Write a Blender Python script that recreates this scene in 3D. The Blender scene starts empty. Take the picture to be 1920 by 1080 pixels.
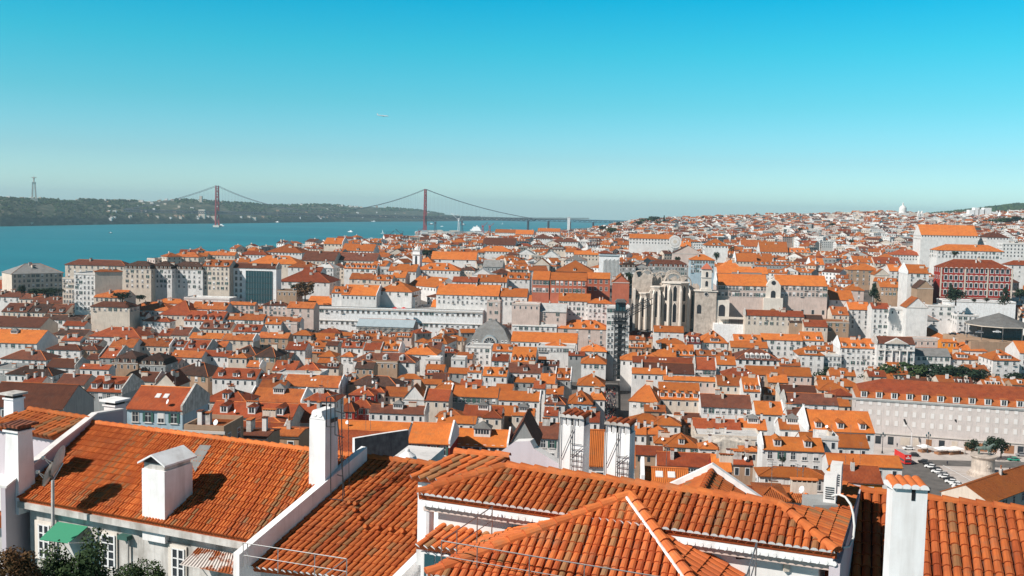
import bpy, math, random
from mathutils import Vector, Matrix
random.seed(7)
SC = bpy.context.scene
COL = SC.collection
F = 1870.0; CAMZ = 106.0; PITCH = math.radians(4.47); ROLL = math.radians(1.2)
# ---------------------------------------------------------------- camera
cd = bpy.data.cameras.new('camera'); cam = bpy.data.objects.new('camera', cd); COL.objects.link(cam)
cd.sensor_width = 36.0; cd.lens = F/1920*36.0; cd.clip_start = 0.5; cd.clip_end = 80000
RM = Matrix.Rotation(math.pi/2-PITCH, 3, 'X') @ Matrix.Rotation(ROLL, 3, 'Z')
cam.matrix_world = Matrix.Translation((0, 0, CAMZ)) @ RM.to_4x4()
SC.camera = cam
RMi = RM.inverted()
def ray(px, py):
    return RM @ Vector(((px-960)/F, -(py-540)/F, -1.0))
def atz(px, py, z):
    d = ray(px, py); k = (z-CAMZ)/d.z
    return Vector((d.x*k, d.y*k, z))
def aty(px, py, Y):
    d = ray(px, py); k = Y/d.y
    return Vector((d.x*k, Y, CAMZ+d.z*k))
def onplane(px, py, p0, n):
    d = ray(px, py); o = Vector((0, 0, CAMZ)); k = (p0-o).dot(n)/d.dot(n)
    return o+d*k
def pix(p):
    q = RMi @ (Vector(p)-Vector((0, 0, CAMZ)))
    if q.z > -0.1: return (9999, 9999)
    return (960+F*q.x/-q.z, 540-F*q.y/-q.z)
def yh(x): return 393.8+0.021*(x-960)
def lerp_tab(tab, x):
    if x <= tab[0][0]: return tab[0][1]
    for (a, b), (c, d) in zip(tab, tab[1:]):
        if x <= c: return b+(d-b)*(x-a)/(c-a)
    return tab[-1][1]
# ---------------------------------------------------------------- terrain
SKY_DY = [(1000, 38), (1060, 36), (1110, 31), (1150, 22), (1180, 14), (1250, 8), (1330, 4), (1440, -2), (1550, -6), (1640, -13), (1700, -10), (1800, -12), (1920, -20), (2100, -24)]
HILL_END = [(-300, 690), (0, 700), (200, 755), (300, 860), (500, 1090), (700, 1350), (900, 1800), (1000, 2100), (1100, 2600), (1200, 9000), (1300, 30000)]
SHORE = [(-900, 820), (0, 900), (300, 1080), (500, 1450), (650, 1900), (720, 2700), (760, 3500), (800, 4500), (1000, 5200), (1120, 7000), (1230, 14000), (1300, 60000)]
def zeave(Y, px):
    zs = 106-2600*lerp_tab(SKY_DY, px)/1870
    return lerp_tab([(0, 104), (40, 100), (80, 88), (130, 76), (200, 54), (300, 29), (608, 28), (655, 36), (672, 39.5), (690, 46), (705, 49.5), (750, 57), (860, 60), (1072, 63), (1300, 66), (2600, zs), (6000, zs-10), (9000, zs-60)], Y)
def ground(X, Y0):
    r = math.hypot(X, Y0)
    Y = max(Y0, r*0.6)
    px = 960+F*max(-1.0, min(1.0, X/max(Y, 1.0)))
    if Y0 < 60 and Y < 60: px = 960
    z = lerp_tab([(300, 13), (560, 12), (676, 13), (695, 26), (750, 41)], Y) if 300 <= Y <= 750 else zeave(Y, px)-16
    if Y < 60: z = 86
    he = lerp_tab(HILL_END, px)
    if Y > he: z = max(3.0, z-(z-3)*min(1, (Y-he)/220.0))
    sh = lerp_tab(SHORE, px)
    if Y > sh: z = max(-5.0, 3-(Y-sh)*0.05)
    if px > 1650 and Y > 3000:
        k = min(1, (px-1650)/250.0)*math.exp(-((Y-5200)/900.0)**2)
        z += 75*k
    return z
def Dfor(dy):
    # depth at which an ordinary eave appears dy pixels under the horizon
    if dy >= 240 and dy <= 470: return 78*1870/dy
    tab = [(-25, 2600), (2, 2560), (8, 2480), (15, 2300), (30, 1995), (60, 1278), (75, 1072), (100, 860), (120, 764), (150, 708), (160, 692), (185, 672), (200, 655), (220, 635), (240, 608)]
    if dy < 240: return lerp_tab(tab, dy)
    return lerp_tab([(470, 310), (520, 210), (560, 150), (600, 110)], dy)
# ---------------------------------------------------------------- materials
MATS = {}
def nd(nt, t, loc=(0, 0), **kw):
    n = nt.nodes.new(t)
    for k, v in kw.items(): setattr(n, k, v)
    return n
def basemat(name, col, rough=0.9, spec=0.2, metal=0.0):
    m = bpy.data.materials.new(name); m.use_nodes = True
    b = m.node_tree.nodes['Principled BSDF']
    b.inputs['Base Color'].default_value = (*col, 1); b.inputs['Roughness'].default_value = rough
    b.inputs['Specular IOR Level'].default_value = spec; b.inputs['Metallic'].default_value = metal
    MATS[name] = m
    return m, m.node_tree, b
def mixrgb(nt, fac, a, b, mode='MIX'):
    n = nt.nodes.new('ShaderNodeMix'); n.data_type = 'RGBA'; n.blend_type = mode
    for sock, v in ((0, fac), (6, a), (7, b)):
        if hasattr(v, 'default_value') or hasattr(v, 'links'): nt.links.new(v, n.inputs[sock])
        elif isinstance(v, (int, float)): n.inputs[sock].default_value = v
        else: n.inputs[sock].default_value = (*v, 1)
    return n.outputs[2]
def noise(nt, scale, detail=4, coord='Object', stretch=None, rough=0.6):
    tc = nt.nodes.new('ShaderNodeTexCoord') if coord != 'World' else nt.nodes.new('ShaderNodeNewGeometry')
    out = tc.outputs['Position'] if coord == 'World' else tc.outputs[coord]
    if stretch:
        mp = nt.nodes.new('ShaderNodeMapping'); mp.inputs['Scale'].default_value = stretch
        nt.links.new(out, mp.inputs['Vector']); out = mp.outputs[0]
    n = nt.nodes.new('ShaderNodeTexNoise'); n.inputs['Scale'].default_value = scale
    n.inputs['Detail'].default_value = detail; n.inputs['Roughness'].default_value = rough
    nt.links.new(out, n.inputs['Vector'])
    return n.outputs['Fac']
def ramp(nt, fac, stops):
    r = nt.nodes.new('ShaderNodeValToRGB')
    while len(r.color_ramp.elements) < len(stops): r.color_ramp.elements.new(0.5)
    for e, (p, c) in zip(r.color_ramp.elements, stops):
        e.position = p; e.color = (*c, 1) if len(c) == 3 else c
    nt.links.new(fac, r.inputs[0]); return r.outputs[0]
def sc3(c, k): return tuple(min(1, x*k) for x in c)
def bump(nt, b, fac, strength=0.4, dist=0.05):
    n = nt.nodes.new('ShaderNodeBump'); n.inputs['Strength'].default_value = strength; n.inputs['Distance'].default_value = dist
    nt.links.new(fac, n.inputs['Height']); nt.links.new(n.outputs[0], b.inputs['Normal'])
def roofmat(name, col, dark, near=False, stripes=0.0):
    m, nt, b = basemat(name, col, 0.85, 0.15)
    n1 = noise(nt, 0.35, 5, 'World'); n2 = noise(nt, 3.0, 3, 'UV', (1.0, 0.25, 1)); n3 = noise(nt, 0.06, 2, 'World')
    oi = nt.nodes.new('ShaderNodeObjectInfo')
    base = ramp(nt, n1, [(0.3, dark), (0.52, col), (0.75, sc3(col, 1.12))])
    base = mixrgb(nt, ramp(nt, n2, [(0.36, (.55, .55, .55)), (0.6, (0, 0, 0))]), base, dark)
    n4 = noise(nt, 0.9, 6, 'World', None, 0.75); base = mixrgb(nt, ramp(nt, n4, [(0.54, (0, 0, 0)), (0.66, (.5, .5, .5))]), base, sc3((col[0]*.45+.05, col[1]*.7+.05, col[2]+.04), 1))
    hv = nt.nodes.new('ShaderNodeHueSaturation')
    mr = nt.nodes.new('ShaderNodeMapRange'); mr.inputs[3].default_value = 0.5; mr.inputs[4].default_value = 1.14
    nt.links.new(oi.outputs['Random'], mr.inputs[0]); nt.links.new(mr.outputs[0], hv.inputs['Value'])
    mr2 = nt.nodes.new('ShaderNodeMapRange'); mr2.inputs[3].default_value = 0.492; mr2.inputs[4].default_value = 0.508
    nt.links.new(n3, mr2.inputs[0]); nt.links.new(mr2.outputs[0], hv.inputs['Hue'])
    nt.links.new(base, hv.inputs['Color']); out = hv.outputs[0]
    if stripes:
        tc = nt.nodes.new('ShaderNodeTexCoord')
        w = nt.nodes.new('ShaderNodeTexWave'); w.wave_type = 'BANDS'; w.bands_direction = 'X'
        w.inputs['Scale'].default_value = stripes; nt.links.new(tc.outputs['UV'], w.inputs['Vector'])
        out = mixrgb(nt, ramp(nt, w.outputs['Fac'], [(0.0, (.6, .6, .6)), (0.45, (0, 0, 0))]), out, sc3(dark, 0.75))
        bump(nt, b, w.outputs['Fac'], 0.8, 0.08)
    nt.links.new(out, b.inputs['Base Color'])
    return m
ROOFC = {'O': ((0.69, 0.20, 0.042), (0.50, 0.135, 0.034)), 'o': ((0.58, 0.17, 0.045), (0.35, 0.09, 0.03)),
         'r': ((0.42, 0.095, 0.034), (0.25, 0.055, 0.024)), 'b': ((0.22, 0.075, 0.042), (0.12, 0.045, 0.03)),
         'd': ((0.115, 0.055, 0.038), (0.05, 0.03, 0.024)), 'g': ((0.26, 0.25, 0.24), (0.17, 0.16, 0.15)),
         'w': ((0.62, 0.60, 0.58), (0.45, 0.43, 0.40)), 'm': ((0.16, 0.03, 0.025), (0.08, 0.02, 0.02))}
ROOFN = {'O': 'bright_orange_tile', 'o': 'orange_tile', 'r': 'rust_tile', 'b': 'brown_tile', 'd': 'dark_tile', 'g': 'grey_sheet', 'w': 'pale_sheet', 'm': 'maroon_tile'}
for k, (c, d) in ROOFC.items(): roofmat(ROOFN[k], c, d, stripes=0 if k in 'gw' else 1.3)
roofmat('barrel_tile', (0.60, 0.145, 0.035), (0.34, 0.08, 0.03)); roofmat('ridge_tile', (0.66, 0.19, 0.05), (0.45, 0.12, 0.04))
roofmat('flat_tile', (0.52, 0.135, 0.035), (0.34, 0.08, 0.025)); roofmat('lichen_tile', (0.40, 0.17, 0.07), (0.24, 0.13, 0.06))
def wallmat(name, col, dirt=0.35, dcol=None, sc=0.25):
    m, nt, b = basemat(name, col, 0.92, 0.1)
    n1 = noise(nt, sc, 5, 'World'); n2 = noise(nt, 1.2, 4, 'World', (1.6, 1.6, 0.18))
    dcol = dcol or sc3(col, 0.55)
    base = mixrgb(nt, ramp(nt, n1, [(0.35, (dirt,)*3), (0.62, (0, 0, 0))]), col, dcol)
    base = mixrgb(nt, ramp(nt, n2, [(0.3, (dirt,)*3), (0.5, (0, 0, 0))]), base, sc3(dcol, 0.8))
    nt.links.new(base, b.inputs['Base Color'])
    return m
WALLC = {'W': ('white_plaster', (0.75, 0.715, 0.69)), 'c': ('cream_plaster', (0.66, 0.56, 0.47)), 'p': ('pink_plaster', (0.64, 0.50, 0.44)),
         'g': ('grey_plaster', (0.33, 0.335, 0.33)), 't': ('tan_plaster', (0.42, 0.28, 0.19)), 'R': ('red_plaster', (0.34, 0.035, 0.025)),
         's': ('salmon_plaster', (0.50, 0.15, 0.09)), 'l': ('pale_blue_plaster', (0.42, 0.52, 0.58)), 'q': ('ochre_plaster', (0.75, 0.25, 0.03))}
for k, (n, c) in WALLC.items(): wallmat(n, c)
ROOFN['S'] = 'sheet_roof'; WALLC['n'] = ('scaffold_net', None); WALLC['u'] = ('bright_white', None); WALLC['e'] = ('old_stone', None)
wallmat('bright_white', (0.86, 0.85, 0.85), 0.42, (0.56, 0.52, 0.49), 0.8)
WALLC['y'] = ('pale_pink_plaster', None); wallmat('pale_pink_plaster', (0.62, 0.55, 0.52), 0.3)
wallmat('weathered_white', (0.62, 0.59, 0.56), 0.75, (0.28, 0.25, 0.22), 0.9)
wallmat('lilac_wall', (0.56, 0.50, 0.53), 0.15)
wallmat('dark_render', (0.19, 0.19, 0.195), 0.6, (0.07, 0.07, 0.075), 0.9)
wallmat('old_stone', (0.60, 0.51, 0.435), 0.5, (0.22, 0.18, 0.155), 0.35)
wallmat('pale_stone', (0.76, 0.68, 0.60), 0.3)
wallmat('scaffold_net', (0.34, 0.33, 0.31), 0.6)
wallmat('sheet_roof', (0.36, 0.42, 0.45), 0.25)
wallmat('canvas', (0.60, 0.54, 0.47), 0.6, (0.35, 0.30, 0.26), 1.0)
basemat('glass', (0.035, 0.042, 0.05), 0.15, 0.5)
basemat('curtain_glass', (0.025, 0.075, 0.09), 0.12, 0.6)
basemat('window_frame', (0.72, 0.71, 0.70), 0.6)
basemat('stone_trim', (0.55, 0.50, 0.46), 0.8)
basemat('shutter_pane', (0.70, 0.66, 0.64), 0.6)
basemat('green_shutter', (0.05, 0.12, 0.10), 0.7)
basemat('dark_metal', (0.03, 0.032, 0.035), 0.5, 0.4)
basemat('white_metal', (0.70, 0.70, 0.70), 0.4, 0.5)
basemat('steel', (0.38, 0.38, 0.38), 0.35, 0.5, 0.8)
basemat('green_awning', (0.05, 0.25, 0.145), 0.8)
basemat('red_paint', (0.60, 0.015, 0.01), 0.4, 0.5)
basemat('bridge_red', (0.30, 0.035, 0.04), 0.6)
basemat('bridge_grey', (0.05, 0.06, 0.085), 0.6)
basemat('white_paint', (0.80, 0.80, 0.80), 0.35, 0.5)
basemat('black_paint', (0.015, 0.016, 0.02), 0.3, 0.5)
basemat('silver_paint', (0.40, 0.41, 0.43), 0.3, 0.6, 0.5)
basemat('green_paint', (0.03, 0.30, 0.20), 0.4)
basemat('rubber', (0.015, 0.015, 0.015), 0.9)
basemat('bronze_green', (0.10, 0.14, 0.12), 0.6, 0.4)
basemat('cable_white', (0.6, 0.6, 0.58), 0.5)
basemat('brick_brown', (0.30, 0.14, 0.07), 0.8)
basemat('skin', (0.45, 0.26, 0.18), 0.6); basemat('cloth_dark', (0.03, 0.03, 0.05), 0.9); basemat('cloth_light', (0.5, 0.45, 0.4), 0.9)
def leafmat(name, c1, c2):
    m, nt, b = basemat(name, c1, 0.8, 0.2)
    n = noise(nt, 1.3, 3, 'Object')
    nt.links.new(ramp(nt, n, [(0.35, c1), (0.65, c2)]), b.inputs['Base Color'])
leafmat('leaf_green', (0.022, 0.045, 0.018), (0.06, 0.09, 0.03)); leafmat('leaf_dark', (0.012, 0.026, 0.016), (0.03, 0.05, 0.025))
leafmat('leaf_brown', (0.16, 0.07, 0.03), (0.07, 0.05, 0.02)); basemat('bark', (0.10, 0.07, 0.05), 0.9)
# rust sheet
m, nt, b = basemat('rusty_sheet', (0.6, 0.55, 0.5), 0.6)
nt.links.new(ramp(nt, noise(nt, 1.4, 4, 'Object', (1, 1, 1)), [(0.5, (0.62, 0.56, 0.52)), (0.56, (0.32, 0.09, 0.03))]), b.inputs['Base Color'])
# ground
m, nt, b = basemat('earth', (0.12, 0.11, 0.10), 0.95)
nt.links.new(ramp(nt, noise(nt, 0.03, 6, 'World'), [(0.35, (0.055, 0.05, 0.048)), (0.6, (0.14, 0.125, 0.115)), (0.75, (0.05, 0.07, 0.035))]), b.inputs['Base Color'])
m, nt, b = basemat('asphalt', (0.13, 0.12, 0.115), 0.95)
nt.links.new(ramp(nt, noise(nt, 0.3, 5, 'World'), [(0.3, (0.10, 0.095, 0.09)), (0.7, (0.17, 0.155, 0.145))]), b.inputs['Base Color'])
m, nt, b = basemat('paving', (0.5, 0.45, 0.42), 0.9)
nt.links.new(ramp(nt, noise(nt, 0.2, 6, 'World'), [(0.3, (0.40, 0.35, 0.32)), (0.7, (0.56, 0.50, 0.46))]), b.inputs['Base Color'])
# far wooded hills with tan cliffs
m, nt, b = basemat('hill_scrub', (0.05, 0.07, 0.04), 0.95)
c1 = ramp(nt, noise(nt, 0.02, 8, 'World', (1, 1, 3), 0.7), [(0.38, (0.022, 0.035, 0.024)), (0.5, (0.06, 0.075, 0.045)), (0.6, (0.13, 0.12, 0.085)), (0.72, (0.30, 0.24, 0.18))])
nt.links.new(c1, b.inputs['Base Color'])
# water
m, nt, b = basemat('river_water', (0.012, 0.20, 0.27), 0.45, 0.25)
nw = noise(nt, 0.0012, 5, 'World', (0.6, 2.2, 1)); nw2 = noise(nt, 0.03, 5, 'World', (0.5, 1.6, 1))
c = ramp(nt, nw, [(0.35, (0.003, 0.135, 0.185)), (0.62, (0.010, 0.20, 0.25))])
c = mixrgb(nt, ramp(nt, nw2, [(0.42, (0, 0, 0)), (0.7, (0.5,)*3)]), c, (0.015, 0.22, 0.25))
nt.links.new(c, b.inputs['Base Color']); bump(nt, b, noise(nt, 0.08, 4, 'World'), 0.25, 1.0)
# ---------------------------------------------------------------- mesh builder
class MB:
    def __init__(s): s.v = []; s.f = []; s.m = []; s.uv = []; s.mats = []
    def mi(s, name):
        if name not in s.mats: s.mats.append(name)
        return s.mats.index(name)
    def poly(s, pts, mat, uvs=None):
        i = len(s.v); s.v += [tuple(p) for p in pts]; n = len(pts)
        s.f.append(tuple(range(i, i+n))); s.m.append(s.mi(mat))
        if uvs is None:
            p0 = Vector(pts[0]); nn = (Vector(pts[1])-p0).cross(Vector(pts[2])-p0)
            if nn.length < 1e-9: uvs = [(0, 0)]*n
            else:
                nn.normalize()
                uu = Vector((0, 0, 1)).cross(nn)
                uu = Vector((1, 0, 0)) if uu.length < 1e-3 else uu.normalized()
                vv = nn.cross(uu); uvs = [(Vector(p).dot(uu), Vector(p).dot(vv)) for p in pts]
        s.uv += uvs
    def box(s, x0, x1, y0, y1, z0, z1, mat, top=None, M=None, bot=True):
        P = [Vector(p) for p in ((x0, y0, z0), (x1, y0, z0), (x1, y1, z0), (x0, y1, z0), (x0, y0, z1), (x1, y0, z1), (x1, y1, z1), (x0, y1, z1))]
        if M: P = [M @ p for p in P]
        s.hexa(P, mat, top, bot)
    def hexa(s, P, mat, top=None, bot=True):
        q = lambda a, b, c, d, mm: s.poly([P[a], P[b], P[c], P[d]], mm)
        q(0, 1, 5, 4, mat); q(1, 2, 6, 5, mat); q(2, 3, 7, 6, mat); q(3, 0, 4, 7, mat); q(4, 5, 6, 7, top or mat)
        if bot: q(3, 2, 1, 0, mat)
    def slab(s, pts, th, mat, edge=None):
        # closed slab under the top polygon pts (counter-clockwise from above)
        d = Vector((0, 0, -th)); pts = [Vector(p) for p in pts]; lo = [p+d for p in pts]
        s.poly(pts, mat)
        n = len(pts)
        for i in range(n):
            j = (i+1) % n
            s.poly([lo[i], lo[j], pts[j], pts[i]], edge or mat)
        s.poly(lo[::-1], edge or mat)
    def prism(s, prof, x0, x1, mat, axis='x', M=None):
        # prof list of (y,z) outline counter-clockwise seen from +x ; extruded x0..x1
        mk = (lambda x, a, b: Vector((x, a, b))) if axis == 'x' else (lambda x, a, b: Vector((a, x, b))) if axis == 'y' else (lambda x, a, b: Vector((a, b, x)))
        A = [mk(x0, *p) for p in prof]; B = [mk(x1, *p) for p in prof]
        if M: A = [M @ p for p in A]; B = [M @ p for p in B]
        n = len(prof)
        s.poly(A[::-1], mat); s.poly(B, mat)
        for i in range(n):
            j = (i+1) % n; s.poly([A[i], A[j], B[j], B[i]], mat)
    def cyl(s, p, r0, r1, h, mat, n=8, cap=True, ax=None):
        p = Vector(p); a = (ax or Vector((0, 0, 1))).normalized()
        e = a.orthogonal().normalized(); f = a.cross(e)
        A = [p+(e*math.cos(2*math.pi*i/n)+f*math.sin(2*math.pi*i/n))*r0 for i in range(n)]
        B = [p+a*h+(e*math.cos(2*math.pi*i/n)+f*math.sin(2*math.pi*i/n))*r1 for i in range(n)]
        for i in range(n):
            j = (i+1) % n; s.poly([A[i], A[j], B[j], B[i]], mat)
        if cap:
            if r1 > 1e-4: s.poly(B, mat)
            if r0 > 1e-4: s.poly(A[::-1], mat)
    def tube(s, a, b, r, mat, n=6):
        a = Vector(a); b = Vector(b); s.cyl(a, r, r, (b-a).length, mat, n, True, b-a)
    def lathe(s, p, prof, mat, n=16, a0=0, a1=2*math.pi):
        p = Vector(p)
        for (r0, z0), (r1, z1) in zip(prof, prof[1:]):
            for i in range(n):
                t0 = a0+(a1-a0)*i/n; t1 = a0+(a1-a0)*(i+1)/n
                q = [p+Vector((r0*math.cos(t0), r0*math.sin(t0), z0)), p+Vector((r0*math.cos(t1), r0*math.sin(t1), z0)),
                     p+Vector((r1*math.cos(t1), r1*math.sin(t1), z1)), p+Vector((r1*math.cos(t0), r1*math.sin(t0), z1))]
                if r0 < 1e-4: q = [q[0], q[2], q[3]]
                elif r1 < 1e-4: q = q[:3]
                s.poly(q, mat)
    def add(s, o, M):
        i = len(s.v); s.v += [tuple(M @ Vector(v)) for v in o.v]
        mp = [s.mi(n) for n in o.mats]
        s.f += [tuple(k+i for k in f) for f in o.f]; s.m += [mp[k] for k in o.m]; s.uv += o.uv
    def mesh(s, name, smooth=False):
        me = bpy.data.meshes.new(name); me.from_pydata(s.v, [], s.f)
        for n in s.mats: me.materials.append(MATS[n])
        me.polygons.foreach_set('material_index', s.m)
        uvl = me.uv_layers.new(name='UVMap')
        flat = [c for uv in s.uv for c in uv]
        uvl.data.foreach_set('uv', flat)
        if smooth: me.polygons.foreach_set('use_smooth', [True]*len(s.f))
        me.update(); return me
def link(name, me, parent=None, loc=None, rz=None, scale=None):
    o = bpy.data.objects.new(name, me); COL.objects.link(o)
    if parent: o.parent = parent
    if loc is not None: o.location = loc
    if rz is not None: o.rotation_euler = (0, 0, rz)
    if scale is not None: o.scale = scale
    return o
def tag(o, label=None, cat=None, group=None, kind=None):
    if label: o['label'] = label
    if cat: o['category'] = cat
    if group: o['group'] = group
    if kind: o['kind'] = kind
    return o
def root(name, loc, rz, label, cat, group=None):
    o = link(name, None, None, loc, rz); o.empty_display_size = 0.5
    return tag(o, label, cat, group)
# ---------------------------------------------------------------- prototypes
PROTO = {}
def proto(key, fn):
    if key not in PROTO:
        mb = MB(); fn(mb); PROTO[key] = mb.mesh(str(key[0] if isinstance(key, tuple) else key))
    return PROTO[key]
def win_mb(mb, w=1.15, h=1.9, fr='window_frame', gl='glass', dep=0.06):
    mb.box(-w/2-.16, w/2+.16, -dep, 0.02, -0.16, h+.16, fr)
    for a, b in ((-w/2, -.05), (.05, w/2)):
        mb.box(a, b, -dep-.012, -dep, 0, h*.62, gl); mb.box(a, b, -dep-.012, -dep, h*.62+.1, h, gl)
    mb.box(-w/2-.3, w/2+.3, -dep-.12, -dep+.01, -.24, -.12, 'stone_trim')
def arch_win(mb, w=1.5, h=2.6, fr='window_frame', gl='glass'):
    n = 8
    def prof(w, z0, hh): return [(-w/2, z0), (w/2, z0)]+[(w/2*math.cos(math.pi*i/n), hh-w/2+w/2*math.sin(math.pi*i/n)) for i in range(n+1)]
    mb.prism(prof(w+.5, -.2, h+.25), -.08, .02, fr, 'y'); mb.prism(prof(w, 0, h), -.10, -.08, gl, 'y')
def blind_win(mb): mb.box(-.85, .85, -.05, .02, -.2, 2.3, 'stone_trim'); mb.box(-.65, .65, -.07, -.05, 0, 2.1, 'shutter_pane')
def dormer_mb(mb, roof, wall, w=1.9, h=1.9, style='gable'):
    dp = 4.2
    mb.box(-w/2, w/2, 0, dp, -0.3, h, wall, bot=False)
    if style == 'gable':
        mb.prism([(-w/2-.25, h-.02), (w/2+.25, h-.02), (0, h+.75)], -.25, dp+.6, roof, 'y')
    elif style == 'arch':
        mb.prism([(w/2*1.1*math.cos(math.pi*i/6), h-.15+w*.42*math.sin(math.pi*i/6)) for i in range(7)], -.12, dp+.2, wall, 'y')
    else:
        mb.box(-w/2-.15, w/2+.15, -.2, dp, h, h+.18, roof)
    mb.box(-w/2+.35, w/2-.35, -.03, 0, .35, h-.2, 'glass'); mb.box(-.05, .05, -.05, -.03, .35, h-.2, 'window_frame')
def stack_mb(mb, w, d, h, wall='weathered_white', cap='ridge_tile'):
    mb.box(-w/2, w/2, -d/2, d/2, -2.5, h, wall, bot=False)
    mb.box(-w/2-.1, w/2+.1, -d/2-.1, d/2+.1, h+.28, h+.4, cap)
    k = max(2, int(w/.6))
    for i in range(k+1):
        x = -w/2+.06+(w-.12)*i/k; mb.box(x-.06, x+.06, -d/2, d/2, h, h+.28, wall, bot=False)
    mb.box(-w/2+.13, w/2-.13, -d/2+.1, d/2-.1, h, h+.27, 'black_paint', bot=False)
def pot_mb(mb):
    mb.box(-.35, .35, -.35, .35, -2, 1.2, 'weathered_white', bot=False); mb.cyl((0, 0, 1.2), .16, .14, .7, 'ridge_tile', 8); mb.cyl((0, 0, 1.95), .26, .04, .2, 'ridge_tile', 8)
def lantern_mb(mb, wall='white_plaster', rf='grey_sheet'):
    mb.box(-1.9, 1.9, -1.5, 1.5, -2.5, 1.5, wall, bot=False)
    for i in range(5): mb.box(-1.6+i*.66, -1.1+i*.66, -1.53, -1.5, .2, 1.2, 'glass')
    B = [Vector(p) for p in ((-2.2, -1.8, 1.5), (2.2, -1.8, 1.5), (2.2, 1.8, 1.5), (-2.2, 1.8, 1.5))]; A = Vector((0, 0, 3.0))
    for i in range(4): mb.poly([B[i], B[(i+1) % 4], A], rf)
def skyl_mb(mb): mb.box(-.45, .45, -.04, .12, -.6, .6, 'window_frame'); mb.box(-.38, .38, -.06, -.04, -.5, .5, 'shutter_pane')
STACKS = [('stack_a', lambda m: stack_mb(m, 2.0, .8, 1.3)), ('stack_b', lambda m: stack_mb(m, .9, .7, 1.6, 'white_plaster', 'brown_tile')),
          ('stack_c', lambda m: stack_mb(m, 3.0, .8, 1.0, 'cream_plaster')), ('stack_d', pot_mb)]
# ---------------------------------------------------------------- houses
NWORD = ['no', 'one', 'two', 'three', 'four', 'five', 'six', 'seven', 'eight', 'nine', 'ten', 'eleven', 'twelve', 'thirteen']
RW = {'O': 'bright orange', 'o': 'orange', 'r': 'rust red', 'b': 'brown', 'd': 'dark brown', 'g': 'grey', 'w': 'pale', 'm': 'maroon'}
WW = {'W': 'white', 'c': 'cream', 'p': 'pinkish', 'g': 'grey', 't': 'tan', 'R': 'red', 's': 'salmon', 'l': 'pale blue', 'q': 'ochre'}
RW['S'] = 'sheet metal'; WW['n'] = 'netted'; WW['u'] = 'white'; WW['y'] = 'pale pink'; WW['e'] = 'stone'
TW = {'G': 'gabled', 'g': 'end-gabled', 'H': 'hipped', 'P': 'pyramid-roofed', 'F': 'flat-roofed', 'M': 'mansard'}
LAND = [(1160, 620, 'the iron lift tower'), (1260, 560, 'the stone ruin'), (1450, 560, 'the beige barracks'), (740, 600, 'the white terrace block'),
        (1830, 525, 'the red building'), (1080, 530, 'the salmon palace'), (478, 530, 'the glass-fronted block'), (605, 850, 'the tall twin-curl chimney'),
        (1075, 835, 'the laddered chimneys'), (1740, 790, 'the blind-windowed block'), (1680, 665, 'the pedimented facade'), (780, 478, 'the slim belfry'),
        (310, 770, 'the blue-grey gable'), (918, 630, 'the arched mansard'), (1780, 435, 'the orange church roof'), (100, 735, 'the brown church roof'),
        (1850, 860, 'the statue plinth'), (575, 535, 'the olive-brown tree'), (1553, 708, 'the round dark tree'), (180, 545, 'the cream corner block'), (1215, 440, 'the clock-ring block'), (728, 615, 'the scaffolded hall')]
HOUSES = []; USED = set(); LABELS = set()
ROOT2 = []
def where(px, py, words, cat):
    best = min(LAND, key=lambda l: math.hypot((l[0]-px)*.8, l[1]-py))
    dx = px-best[0]; dy = py-best[1]
    rel = 'beside' if abs(dx) > abs(dy)*1.5 else ('before' if dy > 0 else 'beyond')
    for fmt in ('%s %s %s, %.0f%% across, %.0f%% down', '%s %s %s, %.1f%% across, %.1f%% down'):
        s = fmt % (words, rel, best[2], px/19.2, py/10.8)
        if s not in LABELS: break
    LABELS.add(s); return s
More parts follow.
